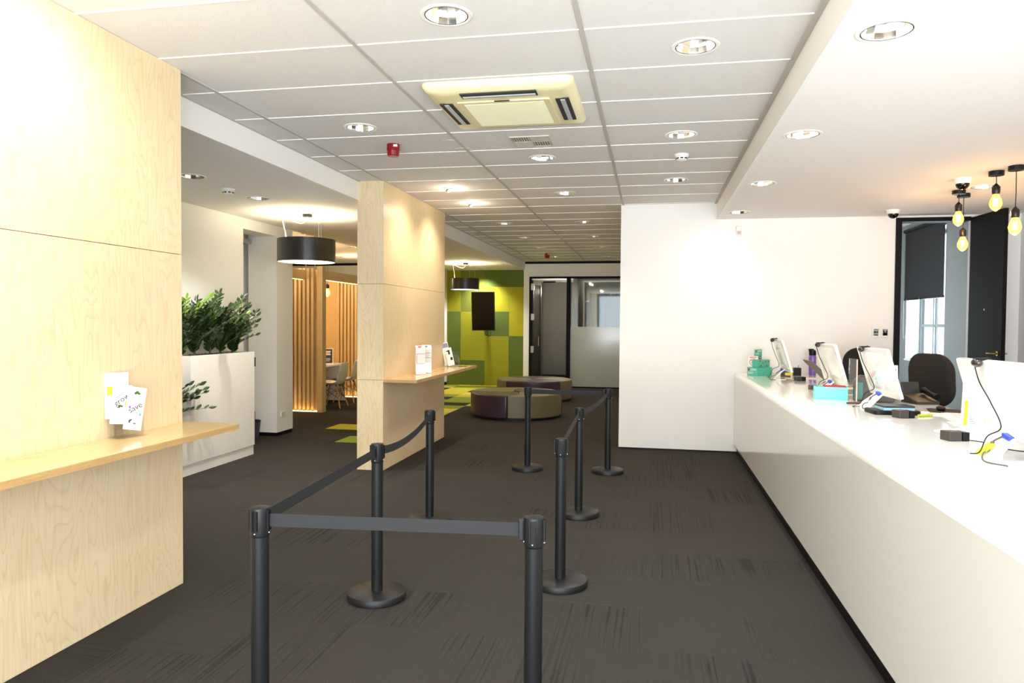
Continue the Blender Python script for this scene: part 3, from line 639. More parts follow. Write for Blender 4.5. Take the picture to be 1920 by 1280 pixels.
leaflet('leaflet', 'white leaflet reading grow, tucked behind the save leaflet', .10, .20, upM(-2.655, 3.215, ZS + .075, R(70), 4, -8),
        [('text', .0, .125, .042, 'grow', ink, 38), ('text', -.005, .152, .018, 'watch it', green_i, 38), ('rect', .02, .085, .03, .03, lime), ('car', -.005, .09, .014, green_i, 20)])
leaflet('leaflet', 'tilted white leaflet reading save with a small green car, in front', .095, .22, upM(-2.622, 3.262, ZS + .04, R(70), 4, -12),
        [('text', .0, .115, .045, 'save', ink, 34), ('rect', -.035, .108, .01, .012, purple_i), ('text', .005, .09, .016, 'for later', ink_g, 30), ('car', .0, .19, .017, green_i, 0), ('rect', .025, .075, .012, .014, blue_i), ('car', -.018, .045, .012, ink_g, 60), ('rect', .0, .03, .015, .006, ink_g)])
# boxes of forms on the pillar shelf
for k, (y, col_, lab) in enumerate(((7.98, mat('tab_red', '#d8283c', .5), 'white form dispenser with a red tab on the pillar shelf'), (8.22, mat('tab_blue', '#4fb6e0', .5), 'white form dispenser with a blue tab on the pillar shelf'))):
    t = thing('form_dispenser', lab, 'leaflet holder', (-2.63, y, ZS), R(26), 'form dispensers on the pillar shelf')
    bm = new(); poly = [(-.10, 0), (.0, 0), (-.002, .30), (-.03, .33), (-.085, .31), (-.10, .28), (-.088, .12)]
    prism(bm, poly, -.055, .055, Matrix.Rotation(R(90), 4, 'Z') @ Matrix.Rotation(R(90), 4, 'X')); 
    b_ = obj('dispenser_body', bm, gloss_white, t, smooth=0, bevel=.004)
    bm = new(); box(bm, -.03, .01, -.104, -.075, .315, .322); obj('colour_tab', bm, col_, t, smooth=0)
    bm = new()
    for q in ((-.045, .045, .235, .238), (-.045, .045, .12 + .06 * k, .123 + .06 * k), (-.045, -.043, .12, .235)): box(bm, q[0], q[1], -.106 , -.1005, q[2], q[3])
    obj('printed_line', bm, ink_g, t, smooth=0)
holder('clear leaflet holder at the far end of the pillar shelf', (-2.63, 9.42, ZS), R(26), .15, 2)
leaflet('leaflet', 'narrow leaflet with mauve top, leaning at the pillar shelf end', .09, .31, upM(-2.675, 9.36, ZS + .02, R(26), 8, 10), [('rect', -.04, .24, .08, .06, mat('print_mauve', '#8f86b5', .6))])
leaflet('leaflet', 'white leaflet with black marks, front of the far pillar holder', .09, .24, upM(-2.625, 9.33, ZS + .02, R(26), 6, 12), [('rect', -.01, .15, .025, .06, ink), ('rect', .005, .07, .03, .04, ink), ('rect', -.03, .19, .02, .015, ink)])
pn = thing('pen', 'black pen lying flat at the far end of the pillar shelf', 'pen', (-2.50, 9.42, ZS)); bm = new(); tube(bm, [(-.05, -.01, .005), (.05, .03, .005), (.06, .034, .005)], [.004, .004, .001], 8); obj('pen_barrel', bm, black, pn)
bm = new(); box(bm, -.06, -.03, -.012, .0, .009, .011, None); obj('pen_clip', bm, steel, pn, smooth=0)

# ------------------------------------------------------------------ queue posts
def make_post():
    t = thing('queue_post', 'x', 'queue barrier')
    bm = new(); lathe(bm, [(0, 0), (.160, 0), (.165, .003), (.165, .038), (.161, .042), (.05, .044), (.036, .045), (0, .045)], 64); obj('base', bm, blackp, t, smooth=50)
    bm = new(); cyl(bm, .0325, .03, .80, 40); obj('pole', bm, blackp, t)
    bm = new(); lathe(bm, [(.0325, .775), (.0340, .777), (.0350, .783), (.0350, .876), (.034, .882), (.02, .8845), (0, .885)], 40); h_ = obj('belt_head', bm, blackp, t)
    for k in range(4):
        M = Matrix.Rotation(R(90 * k), 4, 'Z')
        bm = new(); box(bm, .0345, .041, -.011, -.007, .80, .874, M=M); box(bm, .0345, .041, .007, .011, .80, .874, M=M); box(bm, .0345, .0360, -.007, .007, .80, .874, M=M); obj('belt_slot', bm, black, h_, smooth=0)
        bm = new(); bmesh.ops.create_icosphere(bm, subdivisions=2, radius=.0038, matrix=M @ Matrix.Translation((.0365, 0, .791))); obj('screw', bm, chrome, h_)
    return t
posts = [('FL', -1.42, 2.435, 'nearest left queue post, cut off by the bottom edge'), ('FR', -.402, 2.525, 'nearest right queue post, cut off by the bottom edge'),
         ('L2', -1.517, 3.851, 'queue post with whole base in front of the birch pillar'), ('L3', -1.694, 5.407, 'third queue post of left row, base hidden by the near belt'),
         ('R2', -.52, 4.27, 'right row queue post with an unused belt head'), ('R3', -.565, 5.85, 'right row queue post standing between its two neighbours'),
         ('R4', -.432, 7.59, 'far right queue post close to the white wall'), ('R5', -1.282, 7.56, 'far queue post standing alone before the ottomans')]
pp = make_post(); PO = {}
for i, (k, x, y, lab) in enumerate(posts):
    o = pp if i == 0 else dup(pp, (x, y, 0))
    o.location = (x, y, 0); o['label'] = lab; o['group'] = 'retractable belt queue posts'; PO[k] = o
def belt(a, b, sag=0.0, za=.836, zb=.836, clip=False):
    A = Vector(PO[a].location); B = Vector(PO[b].location); d = (B - A); L_ = d.length; d.normalize(); off = .037
    bm = new(); n = 24; up = []; dn = []; nrm = Vector((-d.y, d.x, 0)) * .0008
    rows_ = []
    for i in range(n + 1):
        s_ = i / n; p = d * (off + (L_ - 2 * off) * s_); z = za + (zb - za) * s_ - sag * 4 * s_ * (1 - s_)
        rows_.append([bm.verts.new((p.x + sx * nrm.x, p.y + sx * nrm.y, z + dz)) for sx, dz in ((1, .024), (-1, .024), (-1, -.024), (1, -.024))])
    for p, q in zip(rows_, rows_[1:]):
        for k in range(4): bm.faces.new((p[k], p[(k+1) % 4], q[(k+1) % 4], q[k]))
    bm.faces.new(rows_[0]); bm.faces.new(rows_[-1][::-1])
    o = obj('belt', bm, belt_m, PO[a], smooth=30)
    bm = new(); ang = math.atan2(d.y, d.x); p = d * (L_ - .046)
    box(bm, -.009, .009, -.012, .012, -.038, .038, M=Matrix.Translation((p.x, p.y, zb)) @ Matrix.Rotation(ang, 4, 'Z')); obj('belt_clip', bm, blackp, o, smooth=0, bevel=.003)
belt('FL', 'FR'); belt('L2', 'FL'); belt('L2', 'L3', .055); belt('R3', 'R2'); belt('R3', 'R4', .03); belt('R5', 'R4', 0.0)

# ------------------------------------------------------------------ ottomans
vin_p = mat('vinyl_purple', '#382733', .34, bump=.15, bscale=250, var=.08); vin_o = mat('vinyl_olive', '#675e44', .42, bump=.15, bscale=250, var=.06)
def ottoman(x, y, r, a0, z, cols, lab):
    t = thing('ottoman', lab, 'ottoman', (x, y, 0), 0, 'round waiting ottomans')
    bm = new(); cyl(bm, r - .04, 0, .04, 64); obj('plinth', bm, black, t)
    for k in range(4):
        def seam(a, rr, off): 
            an = R(a) + .55 * (1 - rr / r); p = Vector((rr * math.cos(an), rr * math.sin(an))); n = Vector((-math.sin(an), math.cos(an))) * off; return (p.x + n.x, p.y + n.y)
        A = a0 + 90 * k; poly = [seam(A, rr, .004) for rr in [r * q / 8 for q in range(1, 9)]]
        poly += [(r * math.cos(R(A + 90 * q / 16)), r * math.sin(R(A + 90 * q / 16))) for q in range(1, 16)]
        poly += [seam(A + 90, rr, -.004) for rr in [r * q / 8 for q in range(8, 0, -1)]]
        bm = new(); prism(bm, poly, .035, z); c_ = obj('cushion', bm, cols[k % 2], t, smooth=50, bevel=.022, bseg=3)
        c_['label'] = 'purple vinyl segment' if cols[k % 2] is vin_p else 'olive vinyl segment'
ottoman(-2.22, 11.93, .77, -91, .405, (vin_o, vin_p), 'nearer round ottoman, purple segment left of the olive one in front')
ottoman(-2.33, 14.5, .765, -129, .42, (vin_p, vin_o), 'farther round ottoman behind the near one, wide purple front segment')

# ------------------------------------------------------------------ television
tv = thing('television', 'portrait black television tilted off the green wall', 'television', (-3.99, 17.0, 1.36))
Mt = Matrix.Rotation(R(6), 4, 'X')
bm = new(); box(bm, -.285, .285, 0, .045, 0, .94, M=Mt); obj('tv_case', bm, mat('tv_case', '#3c3a38', .3, metal=.4), tv, smooth=0, bevel=.006)
bm = new(); box(bm, -.265, .265, -.002, 0, .02, .92, M=Mt); obj('screen', bm, mat('screen_black', '#1a1210', .18), tv, smooth=0)
bm = new(); box(bm, -.1, .1, .04, .10, .35, .6, M=Mt); tube(bm, [(0, .06, .45), (0, .2, .45), (.0, .29, .40)], .025, 8); box(bm, -.12, .12, .28, .298, .3, .6); obj('wall_bracket', bm, black, tv, smooth=0)
bm = new(); tube(bm, smoothpts([(0, .05, .02), (.02, .12, -.08), (.1, .27, -.14), (.12, .29, -.04)]), .005, 6); obj('cable', bm, black, tv)

# ------------------------------------------------------------------ planter and plants
pl = thing('planter_box', 'tall white planter box with a lower trough, beside the birch wall', 'planter', (-4.97, 4.6, 0))
def trough(bm, x0, x1, y0, y1, z0, z1, t_=.018, d=.03):
    box(bm, x0, x1, y0, y1, z0, z1 - d)
    box(bm, x0, x1, y0, y0 + t_, z1 - d, z1); box(bm, x0, x1, y1 - t_, y1, z1 - d, z1); box(bm, x0, x0 + t_, y0 + t_, y1 - t_, z1 - d, z1); box(bm, x1 - t_, x1, y0 + t_, y1 - t_, z1 - d, z1)
pw = mat('planter_white', '#edeae4', .3, coat=.15)
bm = new(); trough(bm, .003, .402, 1.93, 3.12, .112, 1.207); obj('tall_box', bm, pw, pl, smooth=0)
bm = new(); trough(bm, .003, .402, 0, 1.928, .112, .607); obj('low_trough', bm, pw, pl, smooth=0)
bm = new(); box(bm, .003, .394, 0, 3.11, 0, .108); obj('plinth', bm, pw, pl, smooth=0)
bm = new(); box(bm, .36, .405, 3.12, 3.14, 1.03, 1.14); box(bm, .34, .40, 3.12, 3.14, .28, .5); obj('edge_bracket', bm, black, pl, smooth=0)
rng = random.Random(3)
bm = new()
for i in range(620):
    up_ = i < 430
    x = rng.uniform(-4.94, -4.595); y = rng.uniform(6.56, 7.69) if up_ else rng.uniform(5.9, 6.5); z = 1.178 if up_ else .578; s_ = rng.uniform(.008, .017)
    bmesh.ops.create_icosphere(bm, subdivisions=1, radius=s_, matrix=Matrix.Translation((x, y, z + s_ * .7)) @ Matrix.Rotation(rng.random() * 6, 4, 'Z') @ Matrix.Diagonal((1.3, 1, .7, 1)))
tag(obj('pebbles', bm, mat('pebble', '#6b6258', .8, var=.4, vscale=40)), 'grey brown pebbles covering the soil in the white planter', 'pebbles', kind='stuff')
leafm = mat('leaf_green', '#2b431e', .3, var=.35, vscale=7, coat=.3); leafl = mat('leaf_bright', '#7ea636', .3, var=.2, vscale=9); stemm = mat('stem_green', '#5b6b34', .5)
def zz(x, y, z, stems, lab, seed, grp='leafy plants in the white planter'):
    r_ = random.Random(seed); t = thing('potted_plant', lab, 'plant', (x, y, z), 0, grp)
    sb = new(); lb = new()
    extra = [(az + r_.uniform(-40, 40), H * r_.uniform(.55, .85), out * r_.uniform(.6, 1.3), 0) for az, H, out, lf in stems if abs(math.sin(R(az))) > .3 or math.cos(R(az)) > 0]
    for (az, H, out, lf) in stems + extra:
        if math.cos(R(az)) < -.2: out = min(out, .12)
        a = R(az); pts = []
        n = 14
        for k in range(n + 1):
            s_ = k / n; o_ = out * (s_ ** 1.9); pts.append(Vector((o_ * math.cos(a), o_ * math.sin(a), H * (s_ - .12 * s_ * s_ * (out / max(H, .01)))))) 
        tube(sb, pts, [.009 * (1 - .75 * k / n) for k in range(n + 1)], 6)
        m = max(6, int(math.hypot(H, out) / .024))
        for j in range(m):
            s_ = .14 + .86 * j / (m - 1); f = s_ * n; i0 = min(int(f), n - 1); p = pts[i0].lerp(pts[i0 + 1], f - i0); tg = (pts[i0 + 1] - pts[i0]).normalized()
            side = tg.cross(Vector((math.sin(a + .4), -math.cos(a + .4), .2))).normalized() if False else Vector((-math.sin(a), math.cos(a), 0))
            sg = 1 if j % 2 else -1
            d = (side * sg * 1.0 + tg * .75 + Vector((0, 0, .15)) + Vector((r_.uniform(-.2, .2), r_.uniform(-.2, .2), r_.uniform(-.1, .2)))).normalized()
            if j == m - 1: d = tg
            ln = .092 * (1 - .35 * abs(s_ - .55)) * r_.uniform(.85, 1.1); wd = ln * .25
            nn = d.cross(tg).normalized() if d.cross(tg).length > .05 else side; nn = (nn + Vector((0, 0, .6)) * (1 if nn.z > 0 else -1)).normalized(); wv = d.cross(nn).normalized()
            prof = [(0, .12), (.2, .7), (.45, 1), (.7, .8), (.88, .42), (1, 0)]; L_ = []; Rr = []; C_ = []
            for u, wq in prof:
                c0 = p + d * ln * u - nn * ln * .12 * u * u; C_.append(lb.verts.new(c0 - nn * wd * .18 * wq))
                if wq > 0: L_.append(lb.verts.new(c0 + wv * wd * wq)); Rr.append(lb.verts.new(c0 - wv * wd * wq))
            fs = []
            for q in range(4):
                fs.append(lb.faces.new((L_[q], L_[q+1], C_[q+1], C_[q]))); fs.append(lb.faces.new((C_[q], C_[q+1], Rr[q+1], Rr[q])))
            fs.append(lb.faces.new((L_[4], C_[5], C_[4]))); fs.append(lb.faces.new((C_[4], C_[5], Rr[4])))
            for q in fs: q.material_index = lf
    obj('stem', sb, stemm, t); me_ = obj('foliage', lb, [leafm, leafl], t, smooth=80)
zz(-4.75, 6.62, 1.18, [(90, .62, .10, 1), (40, .66, .28, 1), (330, .5, .26, 0), (20, .55, .16, 1), (120, .5, .12, 0), (290, .58, .12, 0), (60, .4, .2, 0), (300, .45, .2, 0)], 'bright leafed plant at the left end of the tall planter', 1)
zz(-4.80, 6.92, 1.18, [(75, .68, .32, 0), (50, .6, .42, 0), (330, .55, .3, 0), (110, .62, .2, 0), (40, .55, .22, 0), (120, .6, .14, 0), (290, .5, .2, 0), (0, .45, .25, 0)], 'dark leafed plant second from the left in the tall planter', 2)
zz(-4.76, 7.14, 1.18, [(95, .72, .22, 0), (75, .66, .46, 0), (345, .55, .34, 0), (60, .70, .40, 0), (130, .6, .25, 0), (10, .55, .2, 0), (280, .55, .14, 0), (310, .45, .15, 1)], 'tallest arching plant in the middle of the tall planter', 3)
zz(-4.78, 7.36, 1.18, [(85, .62, .34, 1), (60, .5, .32, 1), (20, .56, .3, 0), (-70, .5, .3, 0), (130, .55, .14, 0), (110, .5, .15, 0), (20, .4, .2, 0)], 'yellow green tipped plant right of the tallest one', 4)
zz(-4.77, 7.58, 1.18, [(85, .55, .45, 0), (60, .48, .3, 0), (100, .5, .22, 0), (-80, .45, .3, 0), (30, .4, .26, 0), (120, .42, .2, 0), (0, .38, .18, 0), (150, .4, .08, 0), (95, .35, .3, 0)], 'fine leafed plant at the right end of the tall planter', 5)
zz(-4.70, 6.26, .58, [(62, .33, .42, 0), (55, .30, .40, 0), (40, .38, .34, 0), (20, .38, .25, 0), (90, .5, .18, 0), (150, .45, .1, 0), (0, .55, .08, 0)], 'small plant in the lower trough poking past the birch wall', 6)

# outlet, niche bin
po = thing('power_outlet', 'white double power outlet low on the upright wall', 'power outlet', (XW, 9.115, .292))
bm = new(); box(bm, 0, .012, -.058, .058, -.036, .036); obj('faceplate', bm, gloss_white, po, smooth=0, bevel=.003)
bm = new()
for y in (-.028, .028): box(bm, .012, .0135, y - .016, y + .016, -.02, .02)
obj('socket', bm, mat('socket_grey', '#b9b6ae', .5), po, smooth=0)
wb = thing('waste_bin', 'dark grey bin in the wall niche behind the planter', 'bin', (-5.26, 8.8, 0))
bm = new(); lathe(bm, [(0, 0), (.10, 0), (.125, .22), (.12, .22), (.10, .01), (0, .012)], 28); obj('bin_body', bm, mat('bin_grey', '#3d3f46', .5), wb)
bm = new(); lathe(bm, [(.125, .215), (.13, .225), (.12, .228), (.118, .215)], 28); obj('bin_rim', bm, black, wb)

# ------------------------------------------------------------------ booths
glow = mat('led_strip', '#ffffff', .5, emit=(1, .66, .25, 1), estr=5)
def screen(lab, x0, x1, y, z, post, wires, slat_from=None):
    t = thing('slatted_screen', lab, 'timber screen', (x1, y, 0), 0, 'oak slatted booth screens')
    W_ = x1 - x0; sf = -W_ if slat_from is None else slat_from - x1
    bm = new(); box(bm, -W_, -.04, .06, .09, .02, z - .02); obj('backing_panel', bm, oak, t, smooth=0)
    bm = new(); xx = sf
    while xx < -.14: box(bm, xx, xx + .042, 0, .058, .02, z); xx += .078
    obj('slats', bm, oak, t, smooth=0)
    bm = new(); box(bm, -.10, 0, -.02, .12, 0, z + .03); obj('end_post', bm, oak, t, smooth=0)
    bm = new(); box(bm, -W_, -.1, .045, .058, .0, .018); obj('light_strip', bm, glow, t, smooth=0)
    for wx in wires:
        bm = new(); tube(bm, [(wx - x1, .05, z), (wx - x1, .05, ZC)], .004, 6); obj('hanging_wire', bm, steel, t)
screen('slatted oak screen nearest the white upright wall', -7.6, -5.51, 11.48, 2.47, True, (-5.68, -5.85))
screen('slatted oak screen at the back of the booth, beside the birch pillar', -7.6, -5.45, 13.9, 2.45, True, (), -6.36)
def beam(lab, x, y0, y1, z0, z1):
    o = thing('header_beam', lab, 'timber beam', (x, y0, z0), 0, 'oak beams above the booths')
    bm = new(); box(bm, -.03, .03, 0, y1 - y0, 0, z1 - z0); obj('beam', bm, oak, o, smooth=0, bevel=.002)
    bm = new(); box(bm, -.022, -.004, .02, y1 - y0 - .02, -.008, 0); obj('light_strip', bm, glow, o, smooth=0)
beam('oak beam running from the near wall to the first slatted screen', -5.86, 9.42, 11.47, 2.275, 2.44)
beam('oak beam between the two slatted screens above the chairs', -5.54, 11.61, 13.87, 2.275, 2.435)
bm = new(); box(bm, -7.7, -7.6, 9.4, 14.1, 0, 2.45); struct('wall_booth_side', bm, oak, smooth=0)
for (x, y, z, p_) in ((-6.6, 10.6, 2.15, 26), (-6.5, 12.5, 2.2, 30), (-6.2, 11.3, .25, 1.5), (-6.6, 15.4, 2.6, 30)): point('booth_glow', (x, y, z), p_, (1, .74, .40), .12)
for (y) in (11.44, 13.85): area('booth_strip', (-6.3, y, .03), (R(180), 0, 0), 1.3, .03, 1.6, (1, .62, .22))
tb = thing('table', 'white booth table seen behind the birch pillar', 'table', (-6.4, 12.55, 0))
bm = new(); box(bm, -.6, .5, -.75, .85, .712, .74); obj('tabletop', bm, gloss_white, tb, smooth=0, bevel=.004)
bm = new(); box(bm, -.55, .46, .78, .82, 0, .712); obj('end_panel', bm, plast_w, tb, smooth=0)
bm = new(); box(bm, -.6, -.56, -.7, .78, 0, .712); obj('end_panel', bm, plast_w, tb, smooth=0)
sg = thing('table_sign', 'dark menu sign in white frame on the booth table', 'sign', (-6.12, 12.95, .741), R(20))
bm = new(); box(bm, -.105, .105, -.004, .004, 0, .30); obj('sign_frame', bm, plast_w, sg, smooth=0)
bm = new(); box(bm, -.092, .092, -.0055, -.004, .015, .285); obj('sign_card', bm, mat('chalk_navy', '#2c2f45', .6), sg, smooth=0)
bm = new()
for q in ((-.06, .05, .20, .215), (-.05, .06, .17, .19), (-.06, .06, .225, .25), (-.07, .05, .10, .108), (-.06, .06, .08, .087), (-.05, .04, .055, .062)): box(bm, q[0], q[1], -.0065, -.0055, q[2], q[3])
obj('chalk_lettering', bm, plast_w, sg, smooth=0)
bm = new(); box(bm, -.06, .06, -.05, .05, -.0005, .001); obj('sign_foot', bm, plast_w, sg, smooth=0)
gc = thing('cup', 'small lime green cup on the booth table by the sign', 'cup', (-6.12, 12.68, .741)); bm = new(); lathe(bm, [(0, 0), (.028, 0), (.036, .085), (.033, .085), (.026, .005), (0, .005)], 20); obj('cup_body', bm, lime, gc)
bm = new(); tube(bm, [(.034, 0, .07), (.055, 0, .06), (.05, 0, .03), (.03, 0, .02)], .004, 6); obj('cup_handle', bm, lime, gc)
shell_m = mat('shell_white', '#d9d6cb', .3); wood_leg = birch('beech_leg', '#d0a26a', '#b08452', 'Z', .5, .1, 3)
def shell_chair(x, y, rz, lab):
    t = thing('shell_chair', lab, 'chair', (x, y, 0), rz, 'white moulded shell chairs in the booth')
    # front of the chair faces local -x
    prof = [(-.24, .41), (-.20, .435), (-.10, .425), (.02, .41), (.10, .415), (.16, .45), (.20, .53), (.225, .63), (.245, .73), (.255, .80), (.262, .82)]
    bm = new(); G_ = []; n = 10
    for i, (px, pz) in enumerate(prof):
        s_ = i / (len(prof) - 1); hw = (.19 + .05 * min(1, s_ * 3)) if s_ < .55 else .24 - .12 * ((s_ - .55) / .45) ** 2.2
        row = []
        for k in range(n + 1):
            v = -1 + 2 * k / n; e = abs(v) ** 2.5
            row.append(bm.verts.new((px - (.05 * e if s_ > .5 else 0), hw * v, pz + (.05 * e if s_ <= .5 else .05 * e * (1 - s_)))))
        G_.append(row)
    for a_, b_ in zip(G_, G_[1:]):
        for k in range(n): bm.faces.new((a_[k], a_[k+1], b_[k+1], b_[k]))
    o = obj('seat_shell', bm, shell_m, t, smooth=80); m_ = o.modifiers.new('thick', 'SOLIDIFY'); m_.thickness = .01; m_ = o.modifiers.new('sub', 'SUBSURF'); m_.levels = 1; m_.render_levels = 1
    tops = [(-.10, -.10), (-.10, .10), (.10, -.10), (.10, .10)]; ft = [(-.21, -.21), (-.21, .21), (.21, -.21), (.21, .21)]
    for (a_, b_), (c_, d_) in zip(tops, ft):
        bm = new(); tube(bm, [(a_, b_, .385), (c_, d_, 0)], [.014, .010], 10); obj('leg', bm, wood_leg, t)
    bm = new(); L = lambda i, s_: (tops[i][0] + (ft[i][0] - tops[i][0]) * s_, tops[i][1] + (ft[i][1] - tops[i][1]) * s_, .385 * (1 - s_))
    for i, j in ((0, 1), (2, 3), (0, 2), (1, 3)): tube(bm, [L(i, .1), L(j, .55)], .004, 6); tube(bm, [L(j, .1), L(i, .55)], .004, 6)
    for i in range(4): tube(bm, [(tops[i][0], tops[i][1], .38), (tops[i][0] * .8, tops[i][1] * .8, .41)], .012, 6)
    obj('wire_brace', bm, black, t)
shell_chair(-5.68, 12.25, R(4), 'white shell chair on wooden legs, nearer the slatted screen'); shell_chair(-5.80, 13.15, R(4), 'white shell chair on wooden legs, half hidden by the pillar')

# ------------------------------------------------------------------ reception counter
ZK = .98
ct = thing('reception_counter', 'long white glossy reception counter with rounded front edge', 'counter', (1.0, -1.2, 0)); LK = 10.29
face = mat('counter_face', '#e4e4e0', .16, spec=.5, coat=.3); ctop = mat('counter_top', '#f3f2ee', .12, coat=.5)
prof = [(0, .115), (0, .93)] + [(.05 - .05 * math.cos(R(a)), .93 + .05 * math.sin(R(a))) for a in range(15, 91, 15)]
bm = new(); Mx = Matrix(((1, 0, 0, 0), (0, 0, 1, 0), (0, 1, 0, 0), (0, 0, 0, 1)))
prism(bm, [(0, .115), (0, .93), (.04, .93), (.04, .115)], 0, LK, Mx); obj('front_panel', bm, face, ct, smooth=0)
bm = new(); prism(bm, [(0, .93)] + prof[2:] + [(1.12, .98), (1.12, .93)], 0, LK, Mx); obj('counter_top', bm, ctop, ct, smooth=35)
bm = new(); box(bm, .035, .055, 0, LK, 0, .115); obj('plinth', bm, black, ct, smooth=0)
bm = new(); box(bm, .055, .075, 0, LK, .02, .022); 
for y in (0, 2.5, 5.0, 7.5, 10.25): box(bm, .056, .95, y, y + .035, 0, .93)
obj('support_panel', bm, plast_w, ct, smooth=0)

mon_back = mat('monitor_white', '#f0efec', .12, coat=.5); scr = mat('screen_dark', '#17181b', .15)
def monitor(lab, x, y, rz, w_=.54, h_=.36, zb=.085, tilt=17, cam_y=.1, blue=True):
    t = thing('computer', lab, 'computer', (x, y, ZK), rz, 'white all-in-one computers on the counter')
    # back faces local -x, width along y
    M = Matrix.Translation((.035, 0, zb)) @ Matrix.Rotation(R(-tilt), 4, 'Y') @ Matrix(((0, 0, 1, 0), (1, 0, 0, 0), (0, 1, 0, 0), (0, 0, 0, 1)))
    bm = new(); prism(bm, [(a, b + h_/2) for a, b in rrect(w_, h_, .014)], -.012, .012, M)
    obj('casing', bm, mon_back, t, smooth=30, bevel=.003)
    bm = new(); a_ = [(p, q + h_/2 + .01) for p, q in rrect(w_ * .82, h_ * .78, .05)]; b_ = [(p, q + h_/2) for p, q in rrect(w_ * .5, h_ * .45, .04)]
    A = [bm.verts.new(M @ Vector((p, q, -.012))) for p, q in a_]; B = [bm.verts.new(M @ Vector((p, q, -.034))) for p, q in b_]
    for i in range(len(A)): bm.faces.new((A[i], A[(i+1) % len(A)], B[(i+1) % len(A)], B[i]))
    bm.faces.new(B); obj('back_bulge', bm, mon_back, t, smooth=25)
    bm = new(); prism(bm, [(a, b + h_/2) for a, b in rrect(w_ - .05, h_ - .05, .004)], .012, .0135, M); obj('screen', bm, scr, t, smooth=0)
    bm = new(); prism(bm, [(-.015, .11), (-.135, .0), (-.125, .0), (.0, .105)], -.11, .11, Matrix(((1, 0, 0, 0), (0, 0, 1, 0), (0, 1, 0, 0), (0, 0, 0, 1))))
    for v in bm.verts: v.co.y *= (1.0 - max(0, v.co.z) * 4.5)
    box(bm, -.13, .14, -.11, .11, 0, .006); obj('stand_foot', bm, mon_back, t, smooth=0, bevel=.002)
    bm = new(); box(bm, -.155, -.02, -.08, -.02, .0, .002); 
    # camera on top
    wc = thing('webcam', 'black webcam clipped on ' + lab, 'webcam', (0, 0, 0), 0, 'webcams clipped on the computers'); bm.free()
    top = Matrix.Translation((x, y, ZK)) @ Matrix.Rotation(rz, 4, 'Z') @ M @ Vector((cam_y, h_, -.006))
    wc.location = top; wc.rotation_euler = (0, 0, rz)
    bm = new(); bmesh.ops.create_uvsphere(bm, u_segments=20, v_segments=12, radius=1, matrix=Matrix.Translation((-.022, 0, -.012)) @ Matrix.Rotation(R(20), 4, 'Y') @ Matrix.Diagonal((.022, .030, .021, 1))); obj('camera_body', bm, mat('webcam_black', '#2b2724', .15, coat=.5), wc)
    bm = new(); box(bm, -.03, .035, -.02, .02, .0025, .011); box(bm, .022, .035, -.018, .018, -.02, .0025); obj('clip', bm, black, wc, smooth=0, bevel=.002)
    bm = new(); cyl(bm, .007, 0, .006, 16, M=Matrix.Translation((.018, 0, .008)) @ Matrix.Rotation(R(90), 4, 'Y')); obj('lens', bm, black, wc)
    inv = (Matrix.Translation(top) @ Matrix.Rotation(rz, 4, 'Z')).inverted(); base = Matrix.Translation((x, y, ZK)) @ Matrix.Rotation(rz, 4, 'Z')
    def P_(ly, lz, off=-.05): return inv @ (base @ (M @ Vector((ly, lz, off))))
    cs = [Vector((-.03, 0, -.03)), P_(cam_y - .015, h_ * .75), P_(cam_y - .06, h_ * .5), P_(cam_y - .085, h_ * .2), inv @ (base @ Vector((-.10, cam_y - .10, .10))), inv @ (base @ Vector((-.13, cam_y - .10, .03))), inv @ (base @ Vector((-.14, cam_y - .04, .012)))]
    bm = new(); tube(bm, smoothpts(cs, 7), .0028, 6); obj('camera_cable', bm, black, wc)
    if blue:
        q = thing('video_cable', 'looped cable with blue plug behind ' + lab, 'cable', (x, y, ZK), rz, 'looped cables with blue plugs')
        b0 = M @ Vector((-.03, h_ * .10, -.055))
        bm = new(); box(bm, -.013, .013, -.03, .03, -.009, .009, M=Matrix.Translation(b0) @ Matrix.Rotation(R(12), 4, 'X')); obj('blue_plug', bm, mat('plug_blue', '#2a45b8', .35), q, smooth=0, bevel=.003)
        bm = new(); tube(bm, smoothpts([b0 + Vector((0, .03, 0)), b0 + Vector((-.03, .06, -.03)), b0 + Vector((-.05, .03, -.06)), Vector((-.13, -.03, .03)), Vector((-.16, -.10, .006)), Vector((-.12, -.20, .006))]), .0035, 6); obj('cable', bm, mat('cable_grey', '#55514d', .5), q)
        bm = new(); tube(bm, [b0 + Vector((-.034, .056, -.034)), b0 + Vector((-.048, .036, -.056))], .009, 10); obj('ferrite_bead', bm, MATS['cable_grey'], q)
    return t
monitor('the farthest white computer by the teal boxes', 1.42, 8.22, 0, cam_y=.2)
monitor('white computer second from the wall, behind the laptop', 1.54, 6.62, R(5), cam_y=.1)
monitor('white computer in the middle of the counter', 1.63, 5.58, R(5), cam_y=.13)
monitor('the large nearest white computer at the right edge', 1.585, 3.575, R(5), w_=.66, h_=.37, cam_y=.1)
for y, z_, lab in ((3.59, 0, 'yellow sticky note on the foot of the nearest computer'),):
    n_ = thing('sticky_note', lab, 'note', (1.485, y, ZK)); bm = new(); box(bm, 0, .075, 0, .075, 0, .0006, M=Matrix.Translation((-.03, -.05, .02)) @ Matrix.Rotation(R(-40), 4, 'Y')); obj('note_paper', bm, mat('note_yellow', '#eef02a', .6), n_, smooth=0)

